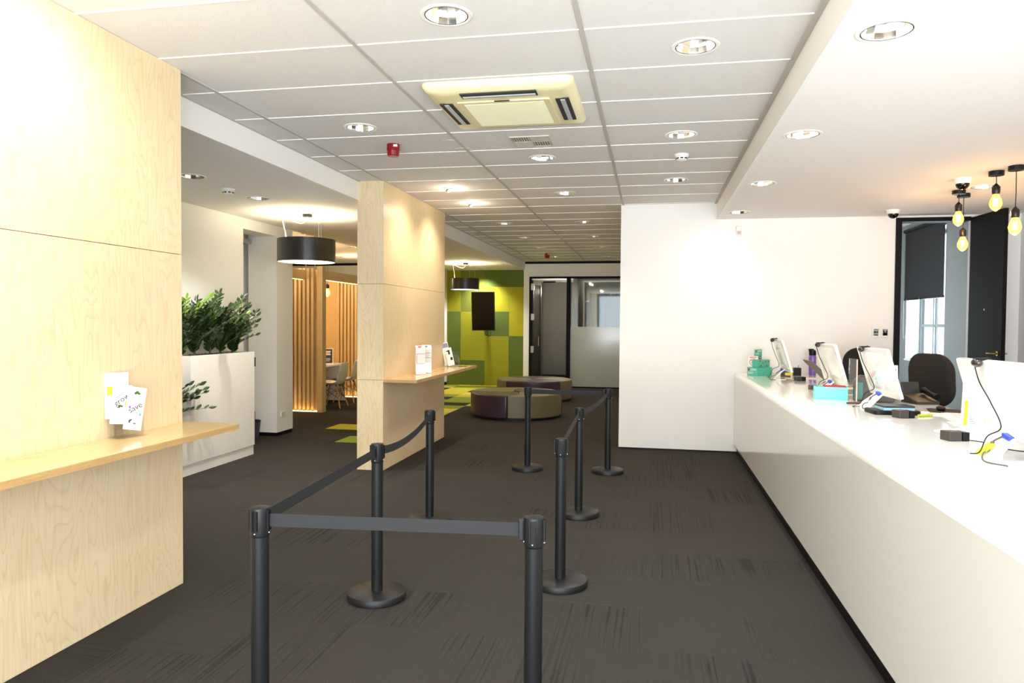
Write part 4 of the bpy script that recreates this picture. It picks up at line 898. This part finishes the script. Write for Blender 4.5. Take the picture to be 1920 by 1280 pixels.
def reader(lab, x, y, rz, s=1.0, cable=None):
    t = thing('card_reader', lab, 'card reader', (x, y, ZK), rz, 'small black card readers on the counter'); m_ = mat('reader_grey', '#383330', .4)
    bm = new(); box(bm, -.05 * s, .012 * s, -.035 * s, .035 * s, 0, .045 * s); b_ = obj('reader_body', bm, m_, t, smooth=0, bevel=.004)
    bm = new(); box(bm, .018 * s, .05 * s, -.035 * s, .035 * s, 0, .042 * s); box(bm, .012 * s, .018 * s, -.03 * s, .03 * s, 0, .012); obj('swipe_side', bm, black, t, smooth=0, bevel=.003)
    if cable: bm = new(); tube(bm, smoothpts([Vector(c_) for c_ in cable]), .0028, 6); obj('cable', bm, black, t)
reader('black card reader with trailing cable in front of the nearest computer', 1.555, 4.10, R(15), 1.1, [(.05, -.02, .005), (.10, -.12, .004), (.06, -.22, .004), (.07, -.32, .004), (.16, -.40, .004), (.24, -.42, .004), (.25, -.62, .004), (.22, -.9, .004)])
reader('small black card reader just left of the aqua box', 1.47, 6.98, R(10), .9, [(.05, 0, .005), (.1, -.08, .004), (.18, -.05, .004)])
reader('farthest small black card reader beneath the leftmost computer', 1.545, 8.02, R(10), 1.0, [(-.05, 0, .005), (-.12, .15, .004), (-.18, .4, .004), (-.14, .6, .004)])
reader('black card reader in front of the payment tray', 1.60, 5.02, R(20), 1.1)

# teal charity boxes by the wall
teal = mat('box_teal', '#52bba5', .5); aqua = mat('box_aqua', '#6fe3da', .5); pop = mat('poppy_red', '#cf2f28', .6); popc = mat('poppy_centre', '#2a1a14', .6)
def poppy(t, M, x, y, r):
    bm = new(); cyl(bm, r, 0, .0007, 10, M=M @ Matrix.Translation((x, y, 0))); o = obj('printed_poppy', bm, pop, t, smooth=0)
    bm = new(); cyl(bm, r * .35, .0007, .001, 8, M=M @ Matrix.Translation((x, y, 0))); obj('poppy_centre', bm, popc, o, smooth=0)
def poppyday(t, M, k=1.0):
    poppy(t, M, -.028 * k, .012 * k, .010 * k); text('printed_word', 'OPPY', .026 * k, paper, t, M @ Matrix.Translation((.012 * k, .010 * k, .0005))); text('printed_word', 'DAY', .026 * k, paper, t, M @ Matrix.Translation((-.012 * k, -.014 * k, .0005)))
b1 = thing('charity_box', 'teal poppy collection box, lowest and leftmost by the wall', 'box', (1.20, 8.60, ZK), R(41))
bm = new(); box(bm, 0, .24, 0, .155, 0, .095); obj('carton', bm, teal, b1, smooth=0, bevel=.002)
poppyday(b1, FR((-.0006, .085, .05), (0, -1, 0), (0, 0, 1)), 1.5)
b2 = thing('charity_box', 'tall teal display card with red poppies standing on the low teal box', 'box', (1.20, 8.60, ZK + .097), R(41))
bm = new(); box(bm, .045, .235, .03, .12, 0, .085); obj('carton', bm, teal, b2, smooth=0, bevel=.001)
bm = new(); box(bm, .085, .205, .122, .128, 0, .20); obj('header_card', bm, teal, b2, smooth=0)
Mh = FR((.145, .1213, .165), (1, 0, 0), (0, 0, 1)); poppyday(b2, Mh, 1.2)
for x, y in ((.03, -.045), (.0, -.058), (.022, -.072)): poppy(b2, Mh, x, y, .010)
Mf = FR((.14, .0294, .045), (1, 0, 0), (0, 0, 1))
for x, y in ((-.07, .025), (-.025, .005), (.02, .018), (.07, .02), (-.06, -.03), (.04, -.03)): poppy(b2, Mf, x, y, .010)
b3 = thing('notice_card', 'white card with red heading and a crossed circle, behind the poppy card', 'sign', (1.165, 8.73, ZK + .097), R(6))
bm = new(); box(bm, -.055, .055, 0, .003, 0, .125); obj('card', bm, paper, b3, smooth=0)
bm = new(); box(bm, -.04, .04, -.001, 0, .105, .115); obj('heading', bm, mat('print_orange', '#e0603a', .6), b3, smooth=0)
Mn = FR((0, -.0005, .055), (1, 0, 0), (0, 0, 1)); bm = new(); lathe(bm, [(.036, 0), (.042, 0), (.042, .0008), (.036, .0008)], 28, Mn); obj('printed_circle', bm, ink_red, b3, smooth=0)
bm = new(); tube(bm, [Mn @ Vector(p) for p in ((-.025, .022, .001), (0, 0, .001), (.012, -.028, .001))], .003, 5); tube(bm, [Mn @ Vector(p) for p in ((.022, .022, .001), (0, 0, .001), (-.024, -.014, .001))], .003, 5); obj('printed_figure', bm, popc, b3, smooth=0)
b4 = thing('open_box', 'bright aqua open box with red papers, mid counter', 'box', (1.41, 6.12, ZK), R(-6))
bm = new(); 
for q in ((-.12, .12, -.06, -.057, 0, .10), (-.12, .12, .057, .06, 0, .10), (-.12, -.117, -.057, .057, 0, .10), (.117, .12, -.057, .057, 0, .10), (-.117, .117, -.057, .057, 0, .003)): box(bm, *q)
obj('carton', bm, aqua, b4, smooth=0)
bm = new(); 
for i in range(5): box(bm, -.05 + .002 * i, .112, -.045 + i * .022, -.04 + i * .022, .004, .108 + .002 * (i % 2))
obj('red_papers', bm, mat('red_paper', '#c41f2b', .5), b4, smooth=0)
bm = new(); box(bm, -.10, -.07, -.04, .02, .004, .106); obj('green_tin', bm, mat('tin_green', '#7fae8e', .5), b4, smooth=0)
# acrylic divider, bins, flyer
dv = thing('acrylic_panel', 'upright clear acrylic panel beside the aqua box', 'screen', (1.55, 6.02, ZK)); bm = new(); box(bm, -.003, .003, -.11, .11, .006, .33); obj('panel', bm, acrylic, dv, smooth=0)
bm = new(); box(bm, -.02, .03, -.11, .11, 0, .006); obj('panel_foot', bm, mat('pink_beige', '#d9b7a6', .4), dv, smooth=0)
bm = new(); box(bm, -.0045, .0045, -.116, -.11, .006, .33); obj('panel_edge', bm, MATS['pink_beige'], dv, smooth=0)
ging = mat('bin_charcoal', '#4b4846', .55)
def docbin(x, y, rz, lab, teal_=False):
    t = thing('document_bin', lab, 'tray', (x, y, ZK), rz, 'charcoal document bins')
    poly = [(-.15, 0), (.13, 0), (.15, .12), (.13, .165), (-.12, .19), (-.15, .17)]
    bm = new(); prism(bm, poly, -.05, .05, Matrix.Rotation(R(90), 4, 'X')); obj('bin_body', bm, ging, t, smooth=0, bevel=.015, bseg=3)
    if teal_: bm = new(); box(bm, -.13, -.09, -.053, -.049, .02, .15); obj('teal_label', bm, mat('label_teal', '#43776f', .5), t, smooth=0)
docbin(1.70, 5.98, R(-8), 'nearer charcoal document bin with a teal label', True); docbin(1.78, 6.22, R(-8), 'farther charcoal document bin, behind the labelled one')
leaflet('leaflet', 'narrow white card with red print standing above the charcoal bins', .05, .15, upM(1.88, 6.10, ZK + .13, R(12), 4), [('rect', -.012, .03, .02, .05, ink_red), ('rect', -.015, .09, .025, .03, ink_g)])
# handheld scanner with cable
hs = thing('hand_scanner', 'white handheld scanner lying before the charcoal bins', 'scanner', (1.60, 5.74, ZK), R(50))
bm = new(); tube(bm, [(-.09, 0, .02), (-.05, 0, .026), (0, 0, .032), (.04, 0, .045), (.07, 0, .05)], [.010, .018, .017, .022, .020], 12); obj('scanner_body', bm, gloss_white, hs)
bm = new(); cyl(bm, .014, 0, .004, 14, M=Matrix.Translation((.07, 0, .05)) @ Matrix.Rotation(R(80), 4, 'Y')); obj('scanner_window', bm, steel, hs)
bm = new(); tube(bm, smoothpts([(-.09, 0, .02), (-.14, -.02, .006), (-.2, .03, .004), (-.24, .0, .004)]), .003, 6); obj('cable', bm, MATS['cable_grey'], hs)
mk = thing('document_clip', 'dark pointed clip lying left of the white scanner', 'clip', (1.50, 5.80, ZK), R(20)); bm = new(); prism(bm, [(-.06, .0), (.05, -.03), (.07, 0), (.03, .03)], 0, .014); obj('clip_body', bm, ging, mk, smooth=0, bevel=.003)
bm = new(); box(bm, -.02, .04, -.006, .006, .014, .017); obj('clip_spring', bm, steel, mk, smooth=0)
# payment tray under the middle computer
tr = thing('payment_tray', 'black payment tray with light blue strip under the middle computer', 'tray', (1.60, 5.24, ZK), R(6))
bm = new(); prism(bm, rrect(.30, .20, .03), 0, .028, None); obj('tray_base', bm, black, tr, smooth=30, bevel=.005)
bm = new(); prism(bm, rrect(.20, .16, .01), .028, .045, Matrix.Translation((.02, .01, 0))); obj('blue_layer', bm, mat('strip_blue', '#9fcfe6', .4), tr, smooth=0)
bm = new(); prism(bm, rrect(.20, .16, .01), .045, .056, Matrix.Translation((.02, .01, 0))); obj('card_pad', bm, mat('pad_navy', '#1c2230', .3), tr, smooth=0)
hl = thing('highlighter', 'yellow green highlighter lying right of the payment tray', 'pen', (1.755, 5.10, ZK), R(25)); bm = new(); cyl(bm, .009, -.05, .04, 12, M=Matrix.Translation((0, 0, .009)) @ Matrix.Rotation(R(90), 4, 'Y')); obj('pen_barrel', bm, mat('pen_lime', '#a8b53a', .4), hl)
bm = new(); cyl(bm, .0095, .02, .055, 12, M=Matrix.Translation((0, 0, .009)) @ Matrix.Rotation(R(90), 4, 'Y')); obj('pen_cap', bm, MATS['pen_lime'], hl)
# desk phone, keyboard and mats
ph = thing('desk_phone', 'black desk phone with raised display, right of the middle computer', 'telephone', (2.02, 5.98, ZK), R(-75))
bm = new(); prism(bm, [(-.10, 0), (.11, 0), (.10, .02), (-.10, .07)], -.09, .09, Matrix.Rotation(R(90), 4, 'X')); obj('phone_base', bm, mat('phone_black', '#242220', .4), ph, smooth=0, bevel=.006)
bm = new(); box(bm, -.10, -.085, -.07, .07, .06, .18, M=Matrix.Rotation(R(-14), 4, 'Y')); obj('display', bm, MATS['phone_black'], ph, smooth=0, bevel=.005)
bm = new(); tube(bm, [(-.07, .075, .095), (-.02, .075, .088), (.04, .075, .07), (.09, .075, .055)], [.024, .014, .014, .024], 10); obj('handset', bm, black, ph)
mp = thing('mouse_mat', 'black mat with papers on the counter before the black chair', 'mat', (2.0, 5.45, ZK), R(75)); bm = new(); prism(bm, rrect(.28, .2, .03), 0, .005); obj('mat_base', bm, black, mp, smooth=0)
bm = new(); bmesh.ops.create_uvsphere(bm, u_segments=20, v_segments=10, radius=1, matrix=Matrix.Translation((.03, .02, .018)) @ Matrix.Diagonal((.055, .03, .017, 1))); obj('mouse_body', bm, black, mp)
kb = thing('keyboard', 'white keyboard lying beyond the middle computer', 'keyboard', (1.95, 5.05, ZK), R(82)); bm = new(); box(bm, -.21, .21, -.07, .07, 0, .012); obj('keyboard_tray', bm, plast_w, kb, smooth=0, bevel=.003)
bm = new()
for i in range(14):
    for j in range(4): box(bm, -.195 + i * .028, -.172 + i * .028, -.058 + j * .029, -.034 + j * .029, .012, .016)
obj('keys', bm, mat('key_grey', '#d9d8d6', .5), kb, smooth=0)
def sheet(x, y, rz, lab, w_=.21, h_=.297, n=1, m_=None):
    t = thing('paper_sheet', lab, 'paper', (x, y, ZK), rz, 'loose papers on the counter'); bm = new(); box(bm, -w_/2, w_/2, -h_/2, h_/2, .0004, .0008 * n + .0006); obj('sheet', bm, m_ or mat('paper_warm', '#efe6d8', .6), t, smooth=0)
    bm = new()
    for k in range(5): box(bm, -w_ * .35, w_ * (.1 + .25 * ((k * 7) % 3) / 3), h_ * (.3 - .13 * k), h_ * (.3 - .13 * k) + .005, .0008 * n + .0006, .0008 * n + .0009)
    obj('printed_lines', bm, mat('print_faint', '#b9a9a2', .6), t, smooth=0)
sheet(1.86, 5.28, R(60), 'paper sheet just right of the payment tray', n=3); sheet(1.93, 4.75, R(80), 'paper sheet lying near the counter back edge'); sheet(2.0, 6.3, R(20), 'paper pile behind the desk phone', n=8)
sheet(1.75, 4.38, R(35), 'leaflet pile flat on the counter left of the nearest computer', n=5); sheet(1.80, 8.35, R(70), 'papers beneath the laptop near the wall', n=4); sheet(1.85, 7.2, R(85), 'paper sheet left of the second computer', n=2)
sheet(1.33, 3.2, R(50), 'thin paper strip at the near end of the counter', .05, .2)
LT = [('rect', -.09, .03, .018, .14, lime), ('text', .02, .235, .03, 'Matters', ink_g, 0), ('rect', -.04, .265, .05, .012, lime), ('rect', .03, .12, .05, .03, mat('print_pale', '#d9dfb0', .6)), ('rect', .04, .02, .04, .035, ink_g)]
for k in range(11): LT.append(('rect', -.06 , .205 - k * .011 - (.05 if k > 5 else 0), .11 - .02 * (k % 3), .003, ink_g))
leaflet('leaflet', 'standing white flyer with lime bar and small print, left of the nearest computer', .21, .30, upM(1.80, 4.40, ZK + .004, R(-42), 6), LT)
# laptop
lp = thing('laptop', 'open grey laptop seen from behind, screen leaning back', 'laptop', (1.80, 7.86, ZK), R(3)); lm = mat('laptop_grey', '#5e5851', .4)
bm = new(); box(bm, 0, .23, -.17, .17, 0, .02); obj('laptop_base', bm, mat('laptop_dark', '#2d2b29', .4), lp, smooth=0, bevel=.004)
bm = new(); box(bm, -.012, 0, -.17, .17, 0, .30, M=Matrix.Translation((0, 0, .02)) @ Matrix.Rotation(R(-46), 4, 'Y')); obj('laptop_lid', bm, lm, lp, smooth=0, bevel=.003)
bm = new(); box(bm, 0, .0015, -.155, .155, .015, .285, M=Matrix.Translation((0, 0, .02)) @ Matrix.Rotation(R(-46), 4, 'Y')); obj('laptop_screen', bm, scr, lp, smooth=0)
bt = thing('water_bottle', 'purple water bottle with black cap by the white wall', 'bottle', (1.853, 8.92, ZK))
bt.scale = (1.1, 1.1, 1.18)
bm = new(); lathe(bm, [(0, 0), (.034, 0), (.037, .01), (.037, .185), (.032, .20), (0, .20)], 28); obj('bottle_body', bm, mat('bottle_purple', '#7a55b0', .2, coat=.4), bt)
bm = new(); lathe(bm, [(.034, .198), (.036, .205), (.036, .245), (.03, .25), (0, .25)], 28); box(bm, -.04, .01, -.008, .008, .235, .262); obj('bottle_cap', bm, black, bt)
pc = thing('pen_holder', 'black pen holder near the wall, left of the laptop', 'pen holder', (1.665, 8.82, ZK)); bm = new()
for q in ((-.04, .04, -.04, -.036, 0, .09), (-.04, .04, .036, .04, 0, .09), (-.04, -.036, -.036, .036, 0, .09), (.036, .04, -.036, .036, 0, .09), (-.036, .036, -.036, .036, 0, .004)): box(bm, *q)
obj('holder_body', bm, black, pc, smooth=0)
bm = new(); tube(bm, [(0, 0, .01), (.02, .01, .12)], .004, 6); obj('pen', bm, mat('pen_red', '#7c2a2a', .4), pc)
fb = thing('file_stand', 'dark angular paper stand right behind the farthest computer', 'stand', (1.50, 8.62, ZK), R(-10))
fb.scale = (.8, .8, .75); bm = new(); prism(bm, [(-.06, 0), (.07, 0), (.10, .10), (.04, .13), (-.05, .17)], -.03, .03, Matrix.Rotation(R(90), 4, 'X')); obj('stand_body', bm, ging, fb, smooth=0, bevel=.004)
bm = new(); box(bm, .0, .1, -.035, -.031, .02, .06); obj('yellow_sticker', bm, mat('sticker_yellow', '#e6d25c', .5), fb, smooth=0)

# ------------------------------------------------------------------ office chairs
fab = mat('chair_fabric', '#1d1715', .85, bump=.3, bscale=350)
def office(x, y, rz, lab):
    t = thing('office_chair', lab, 'chair', (x, y, 0), rz, 'black office chairs behind the counter')
    # seat in front of backrest along local +y ; backrest at y = 0
    def pad(w_, h_, r, z0, th, curve, M):
        bm = new(); n = 5; pl_ = rrect(w_, h_, r, 8)
        secs = [(-th/2, .86), (-th/2 * .8, .95), (-th/4, 1), (th/4, 1), (th/2 * .8, .95), (th/2, .86)]; R_ = []
        for yy, k in secs: R_.append([bm.verts.new(M @ Vector((a * k, yy + curve * (a * k) ** 2, b * k + z0))) for a, b in pl_])
        for p, q in zip(R_, R_[1:]):
            for i in range(len(p)): bm.faces.new((p[i], p[(i+1) % len(p)], q[(i+1) % len(p)], q[i]))
        for ring_, s_ in ((R_[0], -th/2), (R_[-1], th/2)):
            c_ = bm.verts.new(M @ Vector((0, s_ * 1.15, z0)))
            for i in range(len(ring_)): bm.faces.new((ring_[i], ring_[(i+1) % len(ring_)], c_))
        return bm
    obj('backrest', pad(.47, .46, .16, 1.10, .07, .35, Matrix.Rotation(R(4), 4, 'X')), fab, t, smooth=60)
    Ms = Matrix.Translation((0, .30, .74)) @ Matrix.Rotation(R(90), 4, 'X')
    obj('seat', pad(.48, .46, .13, 0, .08, 0, Ms), fab, t, smooth=60)
    bm = new(); tube(bm, smoothpts([(0, -.06, 1.02), (0, -.07, .85), (0, .0, .70), (0, .20, .685)]), .018, 8); obj('back_support', bm, black, t)
    bm = new(); cyl(bm, .028, .12, .70, 20, cy=.28); obj('gas_lift', bm, steel, t)
    bm = new()
    for k in range(5):
        a = R(72 * k + 10); tube(bm, [(0, .28, .13), (.29 * math.cos(a), .28 + .29 * math.sin(a), .075)], [.025, .016], 8)
    obj('star_base', bm, black, t)
    for k in range(5):
        a = R(72 * k + 10); bm = new(); cyl(bm, .028, -.02, .02, 16, M=Matrix.Translation((.29 * math.cos(a), .28 + .29 * math.sin(a), .028)) @ Matrix.Rotation(a, 4, 'Z') @ Matrix.Rotation(R(90), 4, 'X')); obj('caster', bm, black, t)
    bm = new(); lathe(bm, [(.21, .33), (.222, .33), (.222, .345), (.21, .345)], 32, Matrix.Translation((0, .28, 0))); obj('foot_ring', bm, chrome, t)
office(2.47, 6.92, R(-64), 'black office chair nearer the camera, whole backrest visible'); office(2.30, 8.38, R(-22), 'black office chair by the wall, half hidden by the computers')

# ------------------------------------------------------------------ wall fittings
def panel(x, lab, marks):
    t = thing('wall_control', lab, 'wall switch', (x, 9.1, 1.485), 0, 'wall controls beside the black doorway')
    bm = new(); box(bm, -.042, .042, -.012, 0, -.06, .06); obj('faceplate', bm, plast_w, t, smooth=0, bevel=.004)
    for a, b, c_, d_, m_ in marks: bm = new(); box(bm, a, b, -.0135, -.012, c_, d_); obj('button', bm, m_, t, smooth=0)
    return t
gp = mat('panel_grey', '#8d948f', .4)
panel(2.583, 'wall control with grey keypad, left of the pair', [(-.027, .027, .03, .04, mat('panel_dark', '#4a4d50', .4)), (-.027, .027, -.038, .028, gp), (-.02, -.004, -.005, .012, plast_w), (.006, .02, -.005, .012, plast_w), (-.02, .02, -.034, -.026, plast_w)])
t = panel(2.682, 'wall control with black triangles, right of the pair', [(-.027, .027, -.038, .04, gp), (-.023, .023, -.032, -.005, plast_w)])
bm = new(); Mq = FR((0, -.0136, .015), (1, 0, 0), (0, 0, 1)); prism(bm, [(-.023, .02), (-.023, -.018), (0, -.018)], 0, .001, Mq); prism(bm, [(.023, .02), (0, -.018), (.023, -.018)], 0, .001, Mq); obj('printed_mark', bm, black, t, smooth=0)
sn = thing('motion_sensor', 'small white motion sensor high on the white wall', 'sensor', (1.022, 9.1, 2.70)); bm = new(); box(bm, -.032, .032, -.035, 0, -.06, .055); obj('sensor_case', bm, plast_w, sn, smooth=0, bevel=.006)
bm = new(); box(bm, -.022, .022, -.039, -.035, -.05, -.01); obj('sensor_lens', bm, mat('lens_grey', '#b7aea6', .3), sn, smooth=0, bevel=.002)
